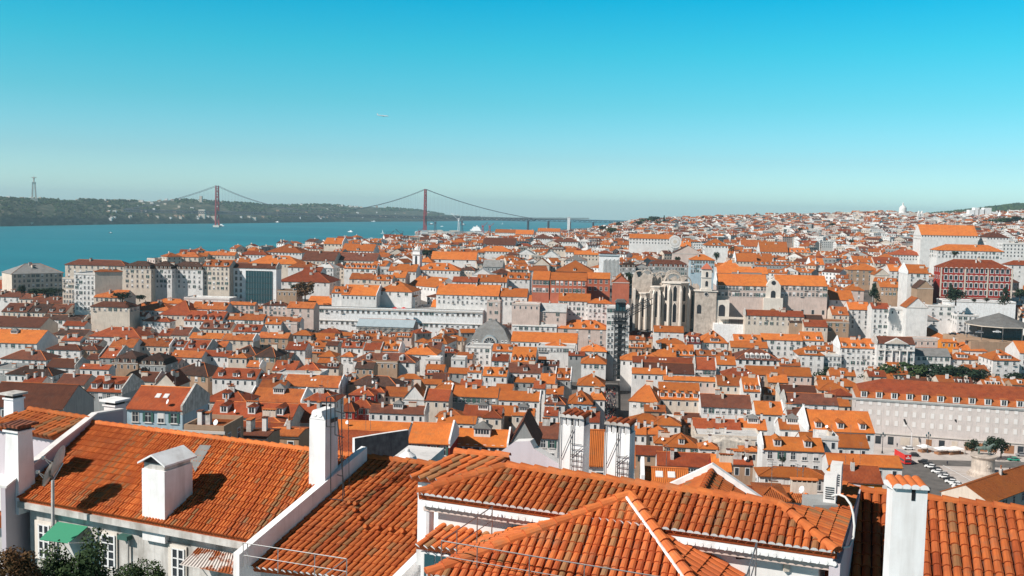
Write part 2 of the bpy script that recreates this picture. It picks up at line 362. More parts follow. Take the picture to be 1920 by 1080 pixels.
def wall_and_roof(W, b, hz, t, ty, wm, rm, depth_below, roofpar=2.6, rm2=None):
    """local coords: x along the front, y back, z up; returns wall MB, roof MB, ridge height, top z at y"""
    wb = MB(); rb = MB(); dp = 2*b; o = .45; zb = -depth_below; x0, x1 = -W/2, W/2
    rise = b*t
    if ty == 'g': rise = W/2*t
    wb.box(x0, x1, 0, dp, zb, hz, wm, bot=False)
    wb.box(x0-.2, x1+.2, -.22, -.003, hz-.55, hz-.12, 'stone_trim')
    ez = hz+.02
    if ty in 'G':
        for x in (x0+.003, x1-.003): wb.poly([(x, 0, hz), (x, dp, hz), (x, b, hz+rise)], wm)
        rb.slab([(x0-.1, -o, ez-o*t), (x1+.1, -o, ez-o*t), (x1+.1, b, ez+rise), (x0-.1, b, ez+rise)], .16, rm)
        rb.slab([(x1+.1, dp+o, ez-o*t), (x0-.1, dp+o, ez-o*t), (x0-.1, b, ez+rise), (x1+.1, b, ez+rise)], .16, rm)
        rb.prism([(b-.16, ez+rise+.0), (b+.16, ez+rise+.0), (b, ez+rise+.13)], x0-.1, x1+.1, 'ridge_tile')
    elif ty == 'g':
        for y in (0.003, dp-.003): wb.poly([(x0, y, hz), (x1, y, hz), (0, y, hz+rise)], wm)
        rb.slab([(x0-o, -.3, ez-o*t), (0, -.3, ez+rise), (0, dp+.3, ez+rise), (x0-o, dp+.3, ez-o*t)], .16, rm)
        rb.slab([(0, -.3, ez+rise), (x1+o, -.3, ez-o*t), (x1+o, dp+.3, ez-o*t), (0, dp+.3, ez+rise)], .16, rm)
    elif ty in 'HP':
        r = min(b, W/2-.05)
        if ty == 'P': r = W/2-.05
        e = [Vector(p) for p in ((x0-o, -o, ez-o*t), (x1+o, -o, ez-o*t), (x1+o, dp+o, ez-o*t), (x0-o, dp+o, ez-o*t))]
        ra = Vector((x0+r, b, ez+rise)); rc = Vector((x1-r, b, ez+rise))
        rb.poly([e[0], e[1], rc, ra], rm); rb.poly([e[1], e[2], rc], rm); rb.poly([e[2], e[3], ra, rc], rm); rb.poly([e[3], e[0], ra], rm)
        rb.poly([e[3], e[2], e[1], e[0]], rm)
        for i in range(4):
            a, c = e[i], e[(i+1) % 4]; d = Vector((0, 0, .16)); rb.poly([a-d, c-d, c, a], rm)
        for a, c in ((e[0], ra), (e[1], rc), (ra, rc)):
            if (c-a).length > .3:
                a2 = a+Vector((0, 0, .02)); c2 = c+Vector((0, 0, .02)); rb.tube(a2, c2, .15, 'ridge_tile', 5)
    elif ty == 'F':
        rb.box(x0+.25, x1-.25, .25, dp-.25, hz-.2, hz+.05, rm)
        for (a, c, d, e2) in ((x0, x1, -.05, .25), (x0, x1, dp-.25, dp), (x0, x0+.25, .25, dp-.25), (x1-.25, x1, .25, dp-.25)):
            wb.box(a, c, d, e2, hz, hz+.7, wm)
        rise = 0
    elif ty == 'M':
        h1 = roofpar; s1 = h1*.5; rm2 = rm2 or rm
        e = [Vector(p) for p in ((x0-.2, -.2, ez), (x1+.2, -.2, ez), (x1+.2, dp+.2, ez), (x0-.2, dp+.2, ez))]
        k = [Vector(p) for p in ((x0+s1, s1, ez+h1), (x1-s1, s1, ez+h1), (x1-s1, dp-s1, ez+h1), (x0+s1, dp-s1, ez+h1))]
        for i in range(4): rb.poly([e[i], e[(i+1) % 4], k[(i+1) % 4], k[i]], rm)
        rr = max(.1, b-s1); zt = ez+h1+rr*.9*t; ra = Vector((x0+s1+rr, b, zt)); rc = Vector((x1-s1-rr, b, zt))
        if rc.x < ra.x: ra.x = rc.x = 0
        rb.poly([k[0], k[1], rc, ra], rm2); rb.poly([k[1], k[2], rc], rm2); rb.poly([k[2], k[3], ra, rc], rm2); rb.poly([k[3], k[0], ra], rm2)
        rb.poly(e[::-1], rm); rise = h1+rr*.9*t
    return wb, rb, rise
def parse(o):
    d = {'d': 0, 'w': 0, 'f': 1, 'k': -1, 's': 0, 'y': None, 'D': None, 't': None, 'L': 0, 'P': 0, 'Q': 0, 'E': 0, 'a': 0, 'B': None, 'x': 0, 'v': 0, 'V': 0, 'h': 3.4, 'z': 1.0, 'u': 2.6, 'm': 0, 'N': 0}
    for tok in o: d[tok[0]] = float(tok[1:]) if len(tok) > 1 else 1
    return d
def aerial_mb(mb):
    mb.cyl((0, 0, -.3), .04, .03, 3.4, 'steel', 5)
    for z in (2.4, 2.7, 3.0): mb.tube((-.5, 0, z), (.5, 0, z), .025, 'steel', 4)
def dish_mb(mb):
    mb.cyl((0, 0, -.3), .03, .03, 1.0, 'steel', 5); mb.cyl((0, -.1, .8), .12, .45, -.15, 'white_paint', 12, True, Vector((.6, 1, -.5)))
def make_house(c, psi, W, b, t, hz, zg, ty, rk, wk, q, px, py, far=False, name='house', label=None, category='house', group=None, rnd=None):
    rnd = rnd or random
    wm = WALLC[wk][0]; rm = ROOFN[rk]
    base = hz-zg
    wb, rb, rise = wall_and_roof(W, b, base, t, ty, wm, rm, 4, q['u'], 'rust_tile' if q['m'] else None)
    if q['V']:  wm = 'bright_white'
    nd_, nw, nf = int(q['d']), int(q['w']), int(q['f'])
    if label is None:
        words = '%s %s house' % (RW[rk], TW[ty])
        if nd_: words += ' with %s dormer%s' % (NWORD[min(nd_, 13)], 's' if nd_ > 1 else '')
        elif wk != 'W': words += ' with %s walls' % WW[wk]
        elif q['P'] or q['Q']: words += ' with parapet'
        label = where(px, py, words, category)
    R = root(name, (c.x, c.y, zg), -psi, label, category, group or 'tiled houses of the old town')
    yv = 2*b; D0 = c.y
    # windows
    def winmesh():
        if q['v']: return proto('blind_window', blind_win)
        if q['a']: return proto('arched_window', arch_win)
        k = rnd.random()
        if k < .25: return proto('window_blind', lambda m: (win_mb(m), m.box(-.57, .57, -.085, -.074, .8, 1.9, 'shutter_pane')))
        if k < .4: return proto('window_shutter', lambda m: (win_mb(m), m.box(-1.1, -.62, -.1, -.06, 0, 1.9, 'green_shutter'), m.box(.62, 1.1, -.1, -.06, 0, 1.9, 'green_shutter')))
        if k < .52: return proto('window_balcony', lambda m: (win_mb(m), m.box(-.95, .95, -.75, -.02, -.3, -.15, 'stone_trim'), [m.box(-.95+i*.19, -.92+i*.19, -.74, -.71, -.15, .8, 'dark_metal') for i in range(11)], m.box(-.95, .95, -.76, -.70, .8, .86, 'dark_metal')))
        if wk in 'W': return proto('window', win_mb)
        return proto('window_stone', lambda m: win_mb(m, fr='stone_trim'))
    side = 1 if px < 1150 else -1
    if far:
        # too small to show parts of their own: openings stay in the wall
        n = max(2, int(W/3.2)); rows = max(1, nf)
        for r in range(rows):
            z = base-2.5-r*3.3
            for i in range(n):
                x = -W/2+W*(i+.5)/n; wb.box(x-.55, x+.55, -.03, -.004, z, z+1.6, 'glass')
        n = max(2, int(yv/3.5))
        for r in range(rows+1):
            for i in range(n):
                y = yv*(i+.5)/n; x = side*(W/2+.004); wb.box(min(x, x+side*.03), max(x, x+side*.03), y-.5, y+.5, base-2.5-r*3.3, base-.9-r*3.3, 'glass')
        link('wall', wb.mesh('wall'), R); link('roof', rb.mesh('roof'), R)
    else:
        if not nw and ty != 'g' and not q['x'] and W > 4:
            n = max(2, int(W/3.1)); z = base-2.9
            for i in range(n):
                x = -W/2+W*(i+.5)/n; wb.box(x-.6, x+.6, -.05, -.004, z-.1, z+1.9, 'window_frame'); wb.box(x-.45, x+.45, -.07, -.05, z, z+1.75, 'glass')
        link('wall', wb.mesh('wall'), R); link('roof', rb.mesh('roof'), R)
        if nw:
            m = W/(nw+.3)
            for r in range(nf):
                for i in range(nw):
                    x = (i-(nw-1)/2)*m
                    link('window', winmesh(), R, (x, -.01, base-.7-(2.05*q['z'])-r*q['h']), None, (q['z'], 1, q['z']) if q['z'] != 1 else None)
        if ty not in 'Gg' and not q['x'] or q['E']:
            n = min(4, max(2, int(yv/3.6)))
            for r in range(min(2, max(1, nf))):
                for i in range(n):
                    link('window', winmesh(), R, (side*(W/2+.01), yv*(i+.5)/n, base-.7-2.05*q['z']-r*q['h']), side*math.pi/2)
    # dormers
    if nd_:
        st = 'flat' if ty == 'M' else ('arch' if q['a'] else 'gable')
        w = min(2.0, W/nd_*.5)
        dm = proto(('dormer', rm, st), lambda m: dormer_mb(m, rm, 'white_plaster' if wk != 't' else 'cream_plaster', style=st))
        y0 = .9 if ty != 'M' else -.1; t2 = t
        for i in range(nd_):
            ww = W-(b*.9 if ty == 'H' else 0)
            x = (i-(nd_-1)/2)*ww/nd_
            link('dormer', dm, R, (x, y0, base+(y0*t2 if ty != 'M' else 0)), None, (w/1.9*(1.25 if q['m'] else 1), 1, 1.45 if q['m'] else 1))
    # party walls standing above the roof
    if ty == 'G':
        for flag, x in (('P', -W/2), ('Q', W/2)):
            if q[flag]:
                pw = MB(); h = .5+.4*q[flag]; z0 = base-1
                pw.prism([(-.35, z0), (2*b+.35, z0), (2*b+.35, base+h-.2), (b, base+rise+h), (-.35, base+h-.2)], x-.2, x+.2, 'bright_white' if rk in 'Oo' or q['V'] else 'weathered_white')
                link('party_wall', pw.mesh('party_wall'), R)
    # chimneys
    nk = int(q['k']) if q['k'] >= 0 else rnd.choice((1, 1, 2, 3))
    if ty == 'F': nk = max(nk, 1)
    for i in range(nk):
        x = rnd.uniform(-.42, .42)*W; y = rnd.uniform(.55, 1.0)*b; kk = rnd.choice(STACKS)
        if ty in 'HP': x *= .5
        zz = base+min(y, 2*b-y)*t if ty != 'F' else base
        if ty == 'M': zz = base+q['u']
        if ty == 'g': zz = base+(W/2-abs(x))*t
        link('chimney', proto(kk[0], kk[1]), R, (x, y, zz+.3), rnd.choice((0, math.pi/2)))
    if not far and D0 < 520 and ty != 'F' or D0 < 300:
        for i in range(rnd.choice((0, 1, 1, 2))): link('aerial', proto('aerial', aerial_mb), R, (rnd.uniform(-.4, .4)*W*(.5 if ty in 'HP' else 1), b+rnd.uniform(-.5, .5), base+rise*.9), rnd.uniform(0, 3))
        if rnd.random() < .3: link('roof_dish', proto('roof_dish', dish_mb), R, (rnd.uniform(-.4, .4)*W, .6, base+.3), rnd.uniform(-.6, .6))
    if q['L']: link('roof_lantern', proto('lantern', lantern_mb), R, (0, b*.8, base+b*.7*t), None)
    for i in range(int(q['s'])):
        o = link('skylight', proto('skylight', skyl_mb), R, (0, 0, 0)); y = b*.55
        o.location = ((i-(q['s']-1)/2)*1.5, y, base+.1+y*t); o.rotation_euler = (-(math.pi/2-math.atan(t)), 0, 0)
    return R
OCC = {}
def mark(c, psi, W, dp, dry=False):
    v = Vector((math.cos(psi), -math.sin(psi))); u = Vector((math.sin(psi), math.cos(psi))); n = 0; hit = 0; cells = []
    st = 3.0
    na = max(2, int(W/st)); nb = max(2, int(dp/st))
    for i in range(na+1):
        for j in range(nb+1):
            p = Vector((c.x, c.y))+v*(W*(i/na-.5))+u*(dp*j/nb); k = (int(p.x//4), int(p.y//4)); cells.append(k); n += 1
            if k in OCC: hit += 1
    if not dry:
        for k in cells: OCC[k] = 1
    return hit/n
IMG = []   # image rectangles of annotated things (x0,x1,y0,y1)
def covered(px, py):
    return any(a <= px <= b and c <= py <= d for a, b, c, d in IMG)
GRID = math.radians(5.8)
def H(line, **kw):
    t = line.split(); xl, xr, yr, ye = map(float, t[:4]); rk, wk, ty = t[4], t[5], t[6]; q = parse(t[7:])
    xc = (xl+xr)/2; dy = ye-yh(xc)
    D = q['D'] or Dfor(dy)
    psi = GRID if q['y'] is None else math.radians(q['y'])
    c = aty(xc, ye, D); hz = c.z
    v = Vector((math.cos(psi), -math.sin(psi)))
    def hit(px):
        d = ray(px, ye); det = d.x*v.y-d.y*v.x
        return (c.y*d.x-c.x*d.y)/(v.x*d.y-v.y*d.x)
    s0, s1 = sorted((hit(xl), hit(xr)))
    W = s1-s0; cc = Vector((c.x+v.x*(s0+s1)/2, c.y+v.y*(s0+s1)/2, hz))
    tt = q['t'] or .5; dyr = yr-yh(xc)
    if ty == 'g':
        tt = max(.15, (ye-yr)*D/F/(W/2)); b = (q['B'] or 14)/2
    elif ty == 'F': b = (q['B'] or max(8, min(14, W)))/2
    else:
        b = D*(ye-yr)/max(20, dyr+F*tt)
        bm = (q['B'] or (15 if ty != 'P' else W/2+2)*2)/2
        if b > bm: b = bm; tt = min(1.2, (D*(ye-yr)/b-dyr)/F)
        if b < 3.2: b = 3.2; tt = max(.12, (D*(ye-yr)/b-dyr)/F)
        if ty == 'M': b = q['B']/2 if q['B'] else 7
    g = min(ground(cc.x, cc.y), hz-4-q['h']*q['f'])
    IMG.append((xl, xr, yr-2, ye+2+(4+q['f']*q['h']*F/D*.6 if q['w'] else 0)))
    mark(cc, psi, W, 2*b)
    rr = random.Random(hash((xl, ye)) & 0xffff)
    return make_house(cc, psi, W, b, tt, hz, g, ty, rk, wk, q, xc, (yr+ye)/2, D > 950, rnd=rr, **kw)
ANN = '''
-45 69 617 642 O W G w9 L k0 y3
3 50 568 584 b c G d2
50 85 568 585 d c G d1
85 122 570 586 b c G d2
36 72 551 560 b c G
-30 22 525 541 r W G D700
-30 75 593 612 b c G k1
78 158 590 599 d W G w8 Q
118 158 602 610 r W G w3
162 235 577 600 d t H k1
190 240 567 576 b c G
238 318 566 581 o W H
228 273 585 592 r W G w5
268 318 594 602 r W H w4
168 262 613 631 r W H w6
115 150 630 638 r W G w2
105 160 617 627 d c G
88 150 645 655 b W H w4 f2
150 182 645 655 b t H
2 86 656 673 b W H w7
-20 34 678 692 g g F w6
12 98 686 702 d W H
43 79 705 716 r W G
86 141 672 688 b W G Q2 w2
105 158 701 720 b c G
205 250 634 650 o W G
252 318 634 648 o c G Q
186 220 650 670 r g G w2 P Q2 f2
211 258 664 680 d t M d3
262 310 668 684 d g M d3
150 204 683 691 r W G
228 262 697 713 d t g
262 292 697 714 b c G Q
290 330 700 722 r c g
-30 118 717 762 b g G k0 D250 t.62 y6
163 229 705 733 r g G d3 w4 D330 k1 Q2
357 423 566 579 o W G s3
345 415 583 601 r W G d5
300 358 562 590 r c H
430 478 566 571 o p G f2 w5
493 538 566 572 b p H f2 w5
422 493 588 599 o W G w8
497 563 594 601 o W G w7
538 588 566 577 o p G w3 f2
374 432 604 616 b c G d3
320 355 613 628 b c G Q
437 487 608 621 r W G d2
497 527 601 607 O W G
529 557 604 606 w p F f2 w1
355 415 624 634 O W G
417 475 626 637 o c G w4 Q
484 540 623 633 o t G w4 f2 s1
300 345 638 648 r W G d2
345 388 637 655 r W G d2 Q
388 424 639 649 o W G w5
432 480 646 664 d t H d1 y12
478 516 648 668 d t H w4 y12
535 572 641 655 r W G s3 w3 E
320 378 657 669 o W G
378 430 657 667 r W G k3
428 462 660 670 o c H
320 390 678 702 d t H w5 y20
398 480 690 709 r W G d3 k1
462 487 676 687 o W G s1 Q
510 553 676 694 r c G k2
555 600 678 695 r c H k2
520 600 696 702 w W F
486 524 700 709 r W G
530 636 703 724 o W G s2 Q
484 532 712 728 o c G k2
467 565 728 752 o W G k0 L P Q D330
572 628 729 750 r W P D320
380 462 729 752 r c H d1 D300
391 548 754 781 r c G d3 D255
472 527 779 792 r W H D215
411 530 790 812 r g G D200 Q k0
345 420 802 806 o t F D150
546 596 757 790 r g G D260
425 500 812 818 b t G D160
500 560 807 815 o t G D170
640 680 641 651 r W G d2
682 714 642 656 r W G Q
714 748 640 657 O W G d2 Q
757 818 645 664 O W H k2
797 838 624 643 O W H d3 E f2 y14
800 826 641 656 b W G
663 778 661 677 b W H d3 w5 a
640 662 658 668 o W H w2
665 700 678 690 d t G
700 745 676 679 w t F k1
655 745 704 722 d t H d1 w3 y12
640 664 703 716 o c G d1
798 826 669 673 w W F f3
846 872 670 673 w W F f3 k1
873 921 648 651 w W F f4 w4
877 902 687 697 o W G d2
905 950 688 704 O W G d2
923 968 645 658 O W G d2
922 953 664 676 r W G w2
817 861 712 728 O W H s3
862 902 711 723 r W G
845 933 723 743 O g G w8 k3 P
795 841 729 750 r c G k0 P
755 797 722 748 O W g
692 796 759 774 b W G Q2 L
655 700 724 740 r R P k1
655 697 745 763 r R P w3
636 664 750 770 r R P w2
690 720 722 734 r c H
818 868 765 781 o W P
868 940 760 779 r W G L
820 892 779 792 O W G k2
905 940 768 782 r c H
765 843 792 829 O R G w4 D215 k0 Q
600 765 789 803 O W G D230 k0
590 722 805 852 r g G D165 k0
850 952 804 834 O W G w6 a L k0 D225 Q
1046 1142 600 616 O p H d3 w4 f3
960 1046 597 603 O c G
960 1044 605 611 w W G w8
958 1082 623 641 O W G k0
1008 1078 648 651 w W F w12 k1
1020 1062 640 650 O W P
1090 1137 644 658 O W H
1090 1136 662 681 O W H w4 s1
958 1003 650 678 O W G d4
953 1016 681 698 b W G k3 d1
1012 1040 700 720 O W G
1041 1070 690 711 O g G d2 Q P
1083 1133 700 722 O W H
1000 1022 714 727 r W G
935 1012 733 750 O W G k3 Q
1024 1056 724 738 O W G
1022 1059 738 757 b W H d1
1066 1110 731 756 O l H d1
1108 1134 728 748 O W H
1008 1046 792 820 b W G w2 f2 D260
955 1006 786 832 b g g D225 k0
1020 1046 763 778 r W G
1064 1092 763 774 r W H
960 1002 765 778 O c G L
1092 1124 770 790 r W G
1104 1190 806 870 O W G D125 k0
1226 1282 611 622 O W G f2 w3
1232 1282 634 643 O W H
1284 1314 630 643 m W G d3 a
1316 1364 619 642 O W H d3 w3
1240 1302 645 666 O W G d5 w6 P
1304 1373 657 667 o W G d3
1376 1428 627 639 O W G d2
1370 1440 640 651 O c G
1380 1462 651 674 b W H d5 a w6
1164 1240 661 675 O W H
1186 1300 669 680 r W G s3
1204 1302 680 699 b W G P2
1185 1250 690 700 O W G s1 Q2
1304 1342 670 692 r W G w6 P
1344 1380 668 683 O W G s1
1355 1422 690 703 r c H
1398 1482 687 702 O W H
1180 1232 716 752 O W H w3 y16
1235 1312 717 731 O c G k0
1234 1312 738 748 O c G d5 k0 P Q2
1244 1346 706 713 O p G
1345 1400 704 722 o c G
1394 1426 706 733 O W G d3 k1 Q
1315 1411 739 763 b W G k2 w8 Q
1417 1470 752 776 O W G k1 Q
1180 1242 775 792 O W H k0
1222 1276 777 796 O W P
1244 1276 785 788 w W F
1185 1212 795 813 O W G
1210 1252 796 813 O c P
1228 1266 811 830 O c P
1246 1310 811 837 O t H d1 w5 k0
1300 1390 785 805 r c G k4
1388 1438 785 804 O W G L
1460 1512 787 805 O W G P
1305 1428 815 820 w c F k4
1312 1346 826 840 O W P D300
1390 1422 835 845 O c P D300
1232 1338 848 872 r W G w10 D240 k1
1336 1372 852 881 O R G D215
1372 1412 854 869 r t G D240 k3
1205 1292 876 908 O W G D120 P2 k0 s2
1398 1508 582 592 r c G w10 f2 P2 D660
1428 1505 626 637 O W G w6 f3
1503 1545 622 638 O W G d2
1497 1545 648 665 O W H d3 w3 f4 D555
1545 1578 664 667 w W F w4 f4 D556 k3
1575 1645 634 652 O W G d4 w7 f4 D557 P2
1645 1716 631 644 b W G w6 f4 P2 D550 k0
1716 1783 652 667 g W G w6 f3 D556 k0
1783 1828 656 673 O W H d3 w3 f3 D556
1862 1912 655 675 O W H d3 w3 f3 D540 y2 B50 k1
1912 1975 640 662 O W G w4 f4 D545
1828 1870 634 655 O W H D620
1705 1782 611 634 O W H D640
1712 1768 634 638 w p F D620
1765 1795 636 641 O q G D600
1800 1850 637 657 O W P D590
1400 1522 687 703 O p G k0
1473 1572 737 757 b W G w6 P2 D405
1462 1532 722 738 b c G P D430
1400 1428 706 725 O c G
1515 1640 769 808 O W G d3 P2 D315 k0
1462 1514 786 804 O W G D330 L
1478 1518 764 784 b W G D345 k2
1430 1545 819 843 O W G d2 w5 f2 P2 D270 k0
1503 1630 812 836 O W G D290 k0
1535 1572 811 822 w W F D275 k1
1553 1692 852 872 O W G D235 k0
1568 1655 871 902 r q G D190 k1
1425 1550 876 893 O W H w5 f2 D205 k0
1430 1475 918 935 o W P D110 k0
1476 1530 916 938 o W P D115 k1
1856 1960 888 922 O c G D250 y-40 w6
22 118 494 512 g c H w11 f5 D690 y-42
122 235 487 497 b c H w10 f3 D760
139 178 512 514 w W F w5 f7 D640 k2 B26
178 229 505 509 o c H D640 y-22 x
117 140 520 522 w c F w4 f5 D660
232 283 487 504 d c M d6 w5 f4 D690
283 322 489 504 d W M d5 w5 f4 D695
320 380 483 505 d W M d6 w6 f4 D700
380 430 487 499 o c G d3 w6 f5 D700 k2
320 372 473 481 o c H w5
380 440 472 478 o c G
450 500 470 477 r W H
466 560 479 494 O c H k6
498 566 457 473 o W P k3
565 627 471 488 b c G D850
607 642 446 457 O c G D1000 Q3
625 705 474 488 b c G D860 k2
640 700 457 470 O W G D980 d1
540 592 491 501 o W H w4
590 625 490 502 w W H w6 f2
522 618 506 528 r W H w7 D740
565 600 500 512 r W G
520 556 536 546 d t F f2 D690 k2
622 655 537 549 O W G d2
645 705 494 503 O W G d6 w6
655 700 512 523 o c G w4 k2
700 735 515 525 O c G d2
735 760 508 520 O c G
640 706 534 553 O W G Q
706 772 527 546 O W H w4 y10
595 700 545 560 O W G d2 D740
765 818 518 536 O W G y40 D745
575 735 557 572 O W G w16 k2 D702
808 888 563 576 O W G w9 D702 k1
733 778 546 555 O W P f3 w1 D698
818 935 533 553 O W G w13 f2 k2
848 895 519 528 r W G w8
893 945 515 528 O W G k2
728 780 495 508 O W G k3
780 862 493 506 O W H d2
808 893 472 486 O W G w3 a k0 B16
860 890 498 506 d c H w5 y14
885 922 503 515 w W g
905 942 487 500 g g G f2
785 810 481 491 O W H
905 966 446 459 b W G k0
895 958 461 471 O W H w7
928 966 430 436 O W G w8 f2
966 1000 431 439 O W G
1000 1034 438 447 b W P w8
1008 1050 428 434 O W G k3
1036 1084 446 453 b W H w8
990 1028 455 463 b c H d5
1028 1064 458 467 b c H d5
1084 1106 451 453 w W F w2
1076 1122 470 477 O c G w9 f2
968 1003 467 477 w W g
1015 1050 470 482 w W g
1000 1030 484 496 O c g
1042 1112 488 509 O R H d1 k2
1060 1100 477 488 g W H
1180 1262 439 447 O W G w11 f2 k0 D1100
950 993 511 523 O W G d3 w4
900 950 518 528 O W G
900 988 540 555 O W G w8 f2 k2
990 1048 554 571 O W G k1
1047 1107 550 564 O W G w7 f3 D655
1102 1146 560 568 O W H w5 f4 D650 k2
960 1012 568 571 w p F f3 D640
1005 1062 568 584 w p G f2 w2 D640
1158 1196 452 459 o c G
1190 1216 494 500 b g g w4 D800
1216 1290 487 500 b g M d8 w12 f2 D790 k0
1165 1192 494 501 d g M d3 w4 f2 D790
1294 1340 477 487 O l H w8 f3 D760 B18
1322 1365 447 460 O W H d2 w5 D1000
1275 1296 452 462 O c G
1262 1318 460 475 b p g D950
1425 1478 453 472 O W G
1390 1440 450 462 o W G
1380 1420 474 490 O c G P2
1416 1450 475 489 O W G P2
1415 1500 490 497 O g G d9
1352 1392 485 505 O W H P
1345 1440 500 512 O W G D780
1520 1546 484 496 O W G P d1
1545 1568 482 486 g g F f3
1374 1430 511 520 g W G D770
1590 1650 494 506 O t H w5 f4
1556 1602 544 562 O W G w2 f2
1588 1620 532 544 O p P f3 w2
1650 1690 528 538 O t G w5 f2
1480 1520 465 473 O c G d4
1520 1572 453 458 g c F w6 f2
1440 1500 440 447 O W G w6
1640 1668 504 515 O c g f3
1668 1700 496 508 O W G f3 w3
1702 1742 496 512 O W G P2 w3 f3 D720
1720 1750 526 540 d t g D700
1672 1732 468 478 r W H w5 f2
1730 1768 470 478 r g H w4 f2
1757 1882 459 470 O W H w18 f2 D840
1722 1782 457 464 O W G
1727 1834 422 441 O W G w5 f1 a D1150 B30 t.75 k0
1660 1722 442 450 O W G d6
1620 1662 432 440 O c G
1850 1892 433 445 b W P D1150
1880 1975 455 458 w W F w6 f4 D960
1890 1975 489 497 r W H w6 f3 D800
1690 1728 426 442 w W g
1725 1790 412 418 O W G
1850 1900 414 422 w W G
1612 1640 462 470 b g G d3
1600 1640 480 492 O W G d2
1640 1690 482 494 r c G d3
1635 1668 568 578 r W G w3 f6 D655 k1
1668 1702 572 580 w W F w0 f5 D650 k1
1700 1740 558 576 o W g D640 f4
1768 1905 564 566 w u F D700 B14 w0 x
1560 1592 575 590 o c G d1
1592 1632 566 580 O W G w3 f4
1480 1545 590 604 d t G w3
1548 1592 596 604 o t F w3 f2
1508 1552 600 612 r c G
1740 1790 568 574 w W F w3 f3
1795 1835 590 592 w W F w4 f3
1700 1760 590 600 g W H w4
1222 1268 655 668 O W G
1440 1478 702 716 O t G
182 216 549 560 o c G
176 232 543 557 o c G D634 w6
170 243 563 575 b c H D628 w7
-10 40 546 556 b W G w4
60 122 557 567 b c G w6
118 160 566 578 b c G
290 345 560 568 O W H
345 430 556 560 w W F w0 x
238 342 724 765 r l G w4 f2 Q k0 D175 h2.9 z.9 s2
1138 1181 574 577 w W F w6 f8 D562 B10 k3
'''
HH = [H(l) for l in ANN.strip().split('\n')]
print('annotated', len(HH))
# ================================================================= landmarks
def at(R, name, mb, **kw): return link(name, mb.mesh(name), R, **kw)
def eavez(R):
    w = [ch for ch in R.children if ch.name.startswith('wall')][0]
    return sorted(v.co.z for v in w.data.vertices if abs(v.co.y) < .01)[-1]
def wallx(R):
    w = [ch for ch in R.children if ch.name.startswith('wall')][0]
    return min(v.co.x for v in w.data.vertices if abs(v.co.y) < .01)
# --- Figueira long facade
R = H('1605 1990 723 757 o y M m u2.4 B22 t.2 d13 w22 f3 v h4.1 D400 y15 k4 s0', name='apartment_block', category='apartment block', group='named large buildings',
      label='long pinkish block with blind windows and rust mansard roof facing the plaza')
mb = MB(); rnd = random.Random(5)
hz = R.location
W_ = 80; base = 31.2-hz.z
for i in range(17):
    x = -40+i*4.9; w = rnd.choice((2.2, 3.6)); mt = rnd.choice(('glass', 'brick_brown', 'glass', 'cream_plaster', 'brick_brown'))
    mb.box(x, x+w, -.08, -.02, 0, 3.3, mt)
    mb.box(x-.2, x+w+.2, -.05, -.01, 3.3, 3.6, 'stone_trim')
mb.box(-44, 44, -.4, -.02, 4.2, 4.6, 'stone_trim'); mb.box(-44, 44, -.35, -.02, base-.9, base-.2, 'grey_plaster')
at(R, 'shopfront', mb)
# --- rossio details: pediment on white facade
def bylabel(xl, ye):
    for l, r in zip(ANN.strip().split('\n'), HH):
        t = l.split()
        if t[0] == str(xl) and t[3] == str(ye): return r
R = bylabel(1645, 644); mb = MB(); z = 0
tz = eavez(R)
ez = eavez(R)
mb.prism([(-6.5, ez-.2), (6.5, ez-.2), (0, ez+3.2)], -1.0, .3, 'white_plaster', 'y')
mb.prism([(-5.3, ez+.1), (5.3, ez+.1), (0, ez+2.6)], -1.06, -1.0, 'cream_plaster', 'y')
for i in range(4): mb.cyl((-6+i*4, -.9, ez-13), .45, .4, 9, 'white_plaster', 10)
mb.box(-7, 7, -1.5, -.02, ez-13.6, ez-13, 'stone_trim'); mb.box(-9.5, 9.5, -.8, -.02, ez-4.2, ez-3.7, 'stone_trim')
at(R, 'portico', mb)
# --- big red building
R = H('1768 1896 487 503 r R H w13 f4 a h5.3 z1.35 D720 k3 B20', name='apartment_block', category='apartment block', group='named large buildings',
      label='large red building with four rows of white arched windows under hipped roof')
mb = MB(); ez = 59.5
W_ = 49.3; e2 = eavez(R)
for k in range(5): mb.box(-W_/2-.1, W_/2+.1, -.2, -.02, e2-.4-k*5.3, e2-.05-k*5.3, 'cream_plaster')
for k in (-.5, -.16, .16, .5): mb.box(k*W_-.5, k*W_+.5, -.25, -.02, e2-21, e2, 'cream_plaster')
at(R, 'cornice', mb)
# --- barracks with gatehouse
R = H('1345 1440 514 535 O p G w14 f2 h4.3 z1.25 D690 k0 P2', name='barracks', category='barracks', group='named large buildings',
      label='long beige barracks wing beside the stone bell tower, small double window rows')
R = H('1456 1552 516 535 O p G w13 f2 h4.3 z1.25 D690 k0', name='barracks', category='barracks', group='named large buildings',
      label='long beige barracks wing beyond the pedimented gatehouse, two rows of small windows')
mb = MB()
for x in (-13, -6, 1, 8, 15): mb.box(x-.8, x+.8, -.1, -.02, eavez(R)-20, eavez(R)-17, 'glass'); mb.box(x-1.1, x+1.1, -.06, -.01, eavez(R)-20.3, eavez(R)-16.7, 'stone_trim')
at(R, 'lower_window', mb)
c = aty(1447, 600, 689); mb = MB(); k = .368
mb.box(-5, 5, -1.5, 8, -6, 24, 'pale_stone'); mb.prism([(-5, 24), (5, 24), (3, 27), (0, 29), (-3, 27)], -1.5, 2, 'pale_stone', 'y')
mb.box(-6.5, 6.5, -3.5, 0, -6, 15.5, 'pale_stone')
mb.prism([(2.4*math.cos(math.pi*i/8), 6+2.4*math.sin(math.pi*i/8)) for i in range(9)]+[(-2.4, -3), (2.4, -3)], -3.6, -3.5, 'brick_brown', 'y')
